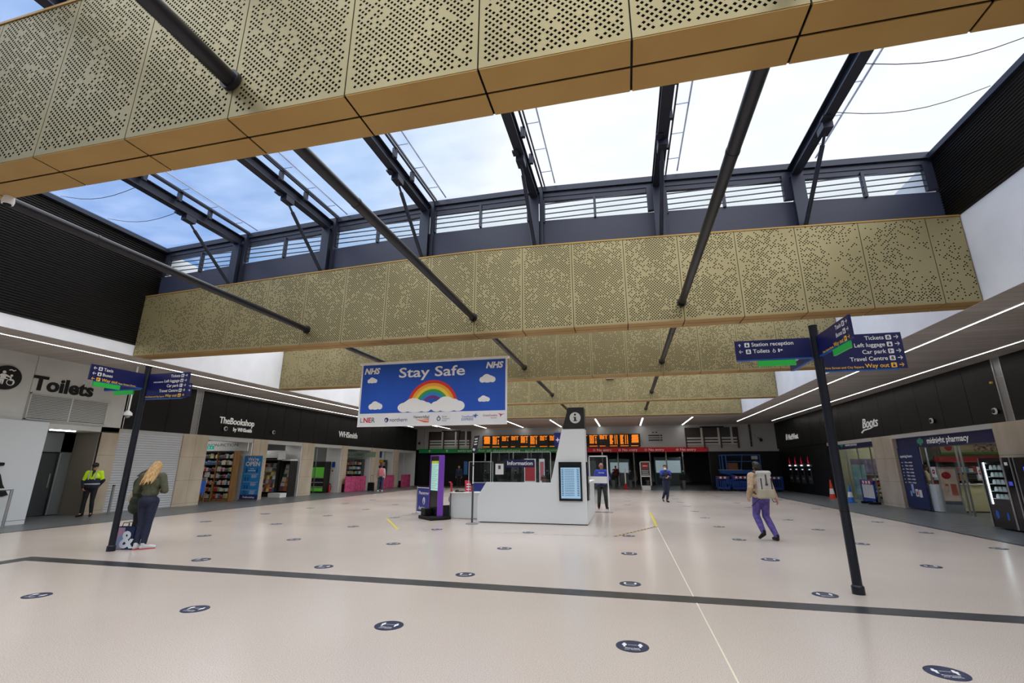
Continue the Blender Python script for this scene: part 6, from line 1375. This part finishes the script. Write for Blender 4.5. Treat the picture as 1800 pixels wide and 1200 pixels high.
for k in range(5):
    a_ = 2 * PI * k / 5; MB().tube([(0, 0, .08), (.26 * math.cos(a_), .26 * math.sin(a_), .05)], .018).cyl((.26 * math.cos(a_) - .02, .26 * math.sin(a_), .03), (.26 * math.cos(a_) + .02, .26 * math.sin(a_), .03), .03).build('base_leg', M_BLACK, t)
# traveller with pink backpack
C_JEAN = noisy('jeans_blue', '#22364e', '#304a68', 16, .85); C_PK = noisy('pink_pack', '#b8606c', '#cf7f88', 10, .8)
p8, J8 = person('person with pink backpack, pale jacket and jeans standing by the suitcase', (-15.82, 29.2, 0), R(205),
    dict(nod=R(12), anL=(.13, .03, .09), anR=(-.13, .03, .09), wrL=(.24, -.05, .9), elL=(.24, .02, 1.14)),
    dict(hairmat=mat('auburn_hair', '#4a2226', .6), hair='short', top=mat('pale_jacket', '#c8b4b4', .8), topw=1.12, armw=1.15, collar=mat('pink_hood', '#d89aa0', .85), legs=C_JEAN, legw=1.05, shoe=M_WH), h=1.0, vox=.016)
q = Blob(); q.box((0, .2, 1.2), (.30, .16, .42)); q.cap((-.1, .2, 1.4), (.1, .2, 1.4), .07, .07); q.box((0, .29, 1.10), (.24, .06, .2)); q.build('backpack', C_PK, p8, .016, 4)
t = thing('suitcase', 'small black cabin suitcase with pull handle beside the pink backpack traveller', 'suitcase', (-16.62, 29.4, 0)); MB().prism(rrect(-.19, .19, .05, .58, .04), -.11, .11).build('case_body', M_BLACK, t, bevel=.01)
MB().tube([(-.09, .06, .58), (-.09, .06, 1.02), (.09, .06, 1.02), (.09, .06, .58)], .012).build('pull_handle', M_ALU, t)
for x in (-.15, .15): MB().cyl((x - .02, .08, .03), (x + .02, .08, .03), .03).cyl((x - .02, -.08, .03), (x + .02, -.08, .03), .03).build('wheel', M_ALU, t)
# pharmacy assistant
p9, J9 = person('person in cream shirt standing in the pharmacy doorway behind the white counter', (11.72, 22.75, 0), R(62),
    dict(nod=R(14), turn=R(10), elL=(.24, -.03, 1.14), wrL=(.14, -.24, 1.05), elR=(-.24, -.03, 1.14), wrR=(-.14, -.24, 1.05)),
    dict(hairmat=mat('hair_black', '#14100e', .6), hair='short', top=mat('cream_shirt', '#b3a688', .8), sleeve='short', topname='shirt', legs=C_BLACKC, skin=noisy('skin_brown', '#6a4530', '#7c543c', 12, .55), palmL=(0, 0, 1), palmR=(0, 0, 1)), h=1.0, vox=.014)
# distant figures
dm = mat('distant_navy', '#1c2440', .8)
for i, (x, y, rz, c, l) in enumerate(((-12.95, 36.4, R(20), dm, 'person in dark blue clothing standing in shadow at the far bookshop corner'), (-7.1, 42.2, R(-30), mat('distant_blue', '#23509a', .8), 'person in bright blue jacket beyond the ticket gates'),
        (-.9, 43.0, R(10), mat('distant_red', '#8a2028', .8), 'person in dark red jacket beyond the ticket gates'), (-4.1, 43.5, R(160), C_BLACKC, 'person in black beyond the ticket gates behind the desk'))):
    person(l, (x, y, 0), rz, {}, dict(hairmat=H_DARK, hair='short', top=c, topw=1.1, legs=C_BLACKC), h=.99, vox=.02)
# carrier bag by the signpost
t = thing('carrier_bag', 'blue and pink carrier bag with big white ampersand at the signpost foot', 'bag', (-9.85, 8.0, 0), R(10))
MB().add([(-.19, -.08, 0), (.19, -.08, 0), (.19, .08, 0), (-.19, .08, 0), (-.20, -.07, .42), (.20, -.07, .42), (.20, .07, .42), (-.20, .07, .42)], [(0, 3, 2, 1), (0, 1, 5, 4), (1, 2, 6, 5), (2, 3, 7, 6), (3, 0, 4, 7)]).build('bag_body', mat('bag_navy', '#17264e', .5), t)
MB().add([(-.188, -.0815, .01), (.0, -.0815, .01), (.0, -.0725, .41), (-.198, -.0725, .41)], [(0, 1, 2, 3)]).build('pale_print', noisy('bag_pink', '#6f9cc8', '#c88aa4', 6, .5), t)
MB().text('&', .095, .04, .44, -.087, bold=.03, align='c').build('ampersand', mat('bag_white', '#d4dcea', .5), t)
for y in (-.07, .07): MB().tube([(-.08, y, .41), (-.06, y, .50), (.06, y, .50), (.08, y, .41)], .006).build('bag_handle', M_BLACK, t)
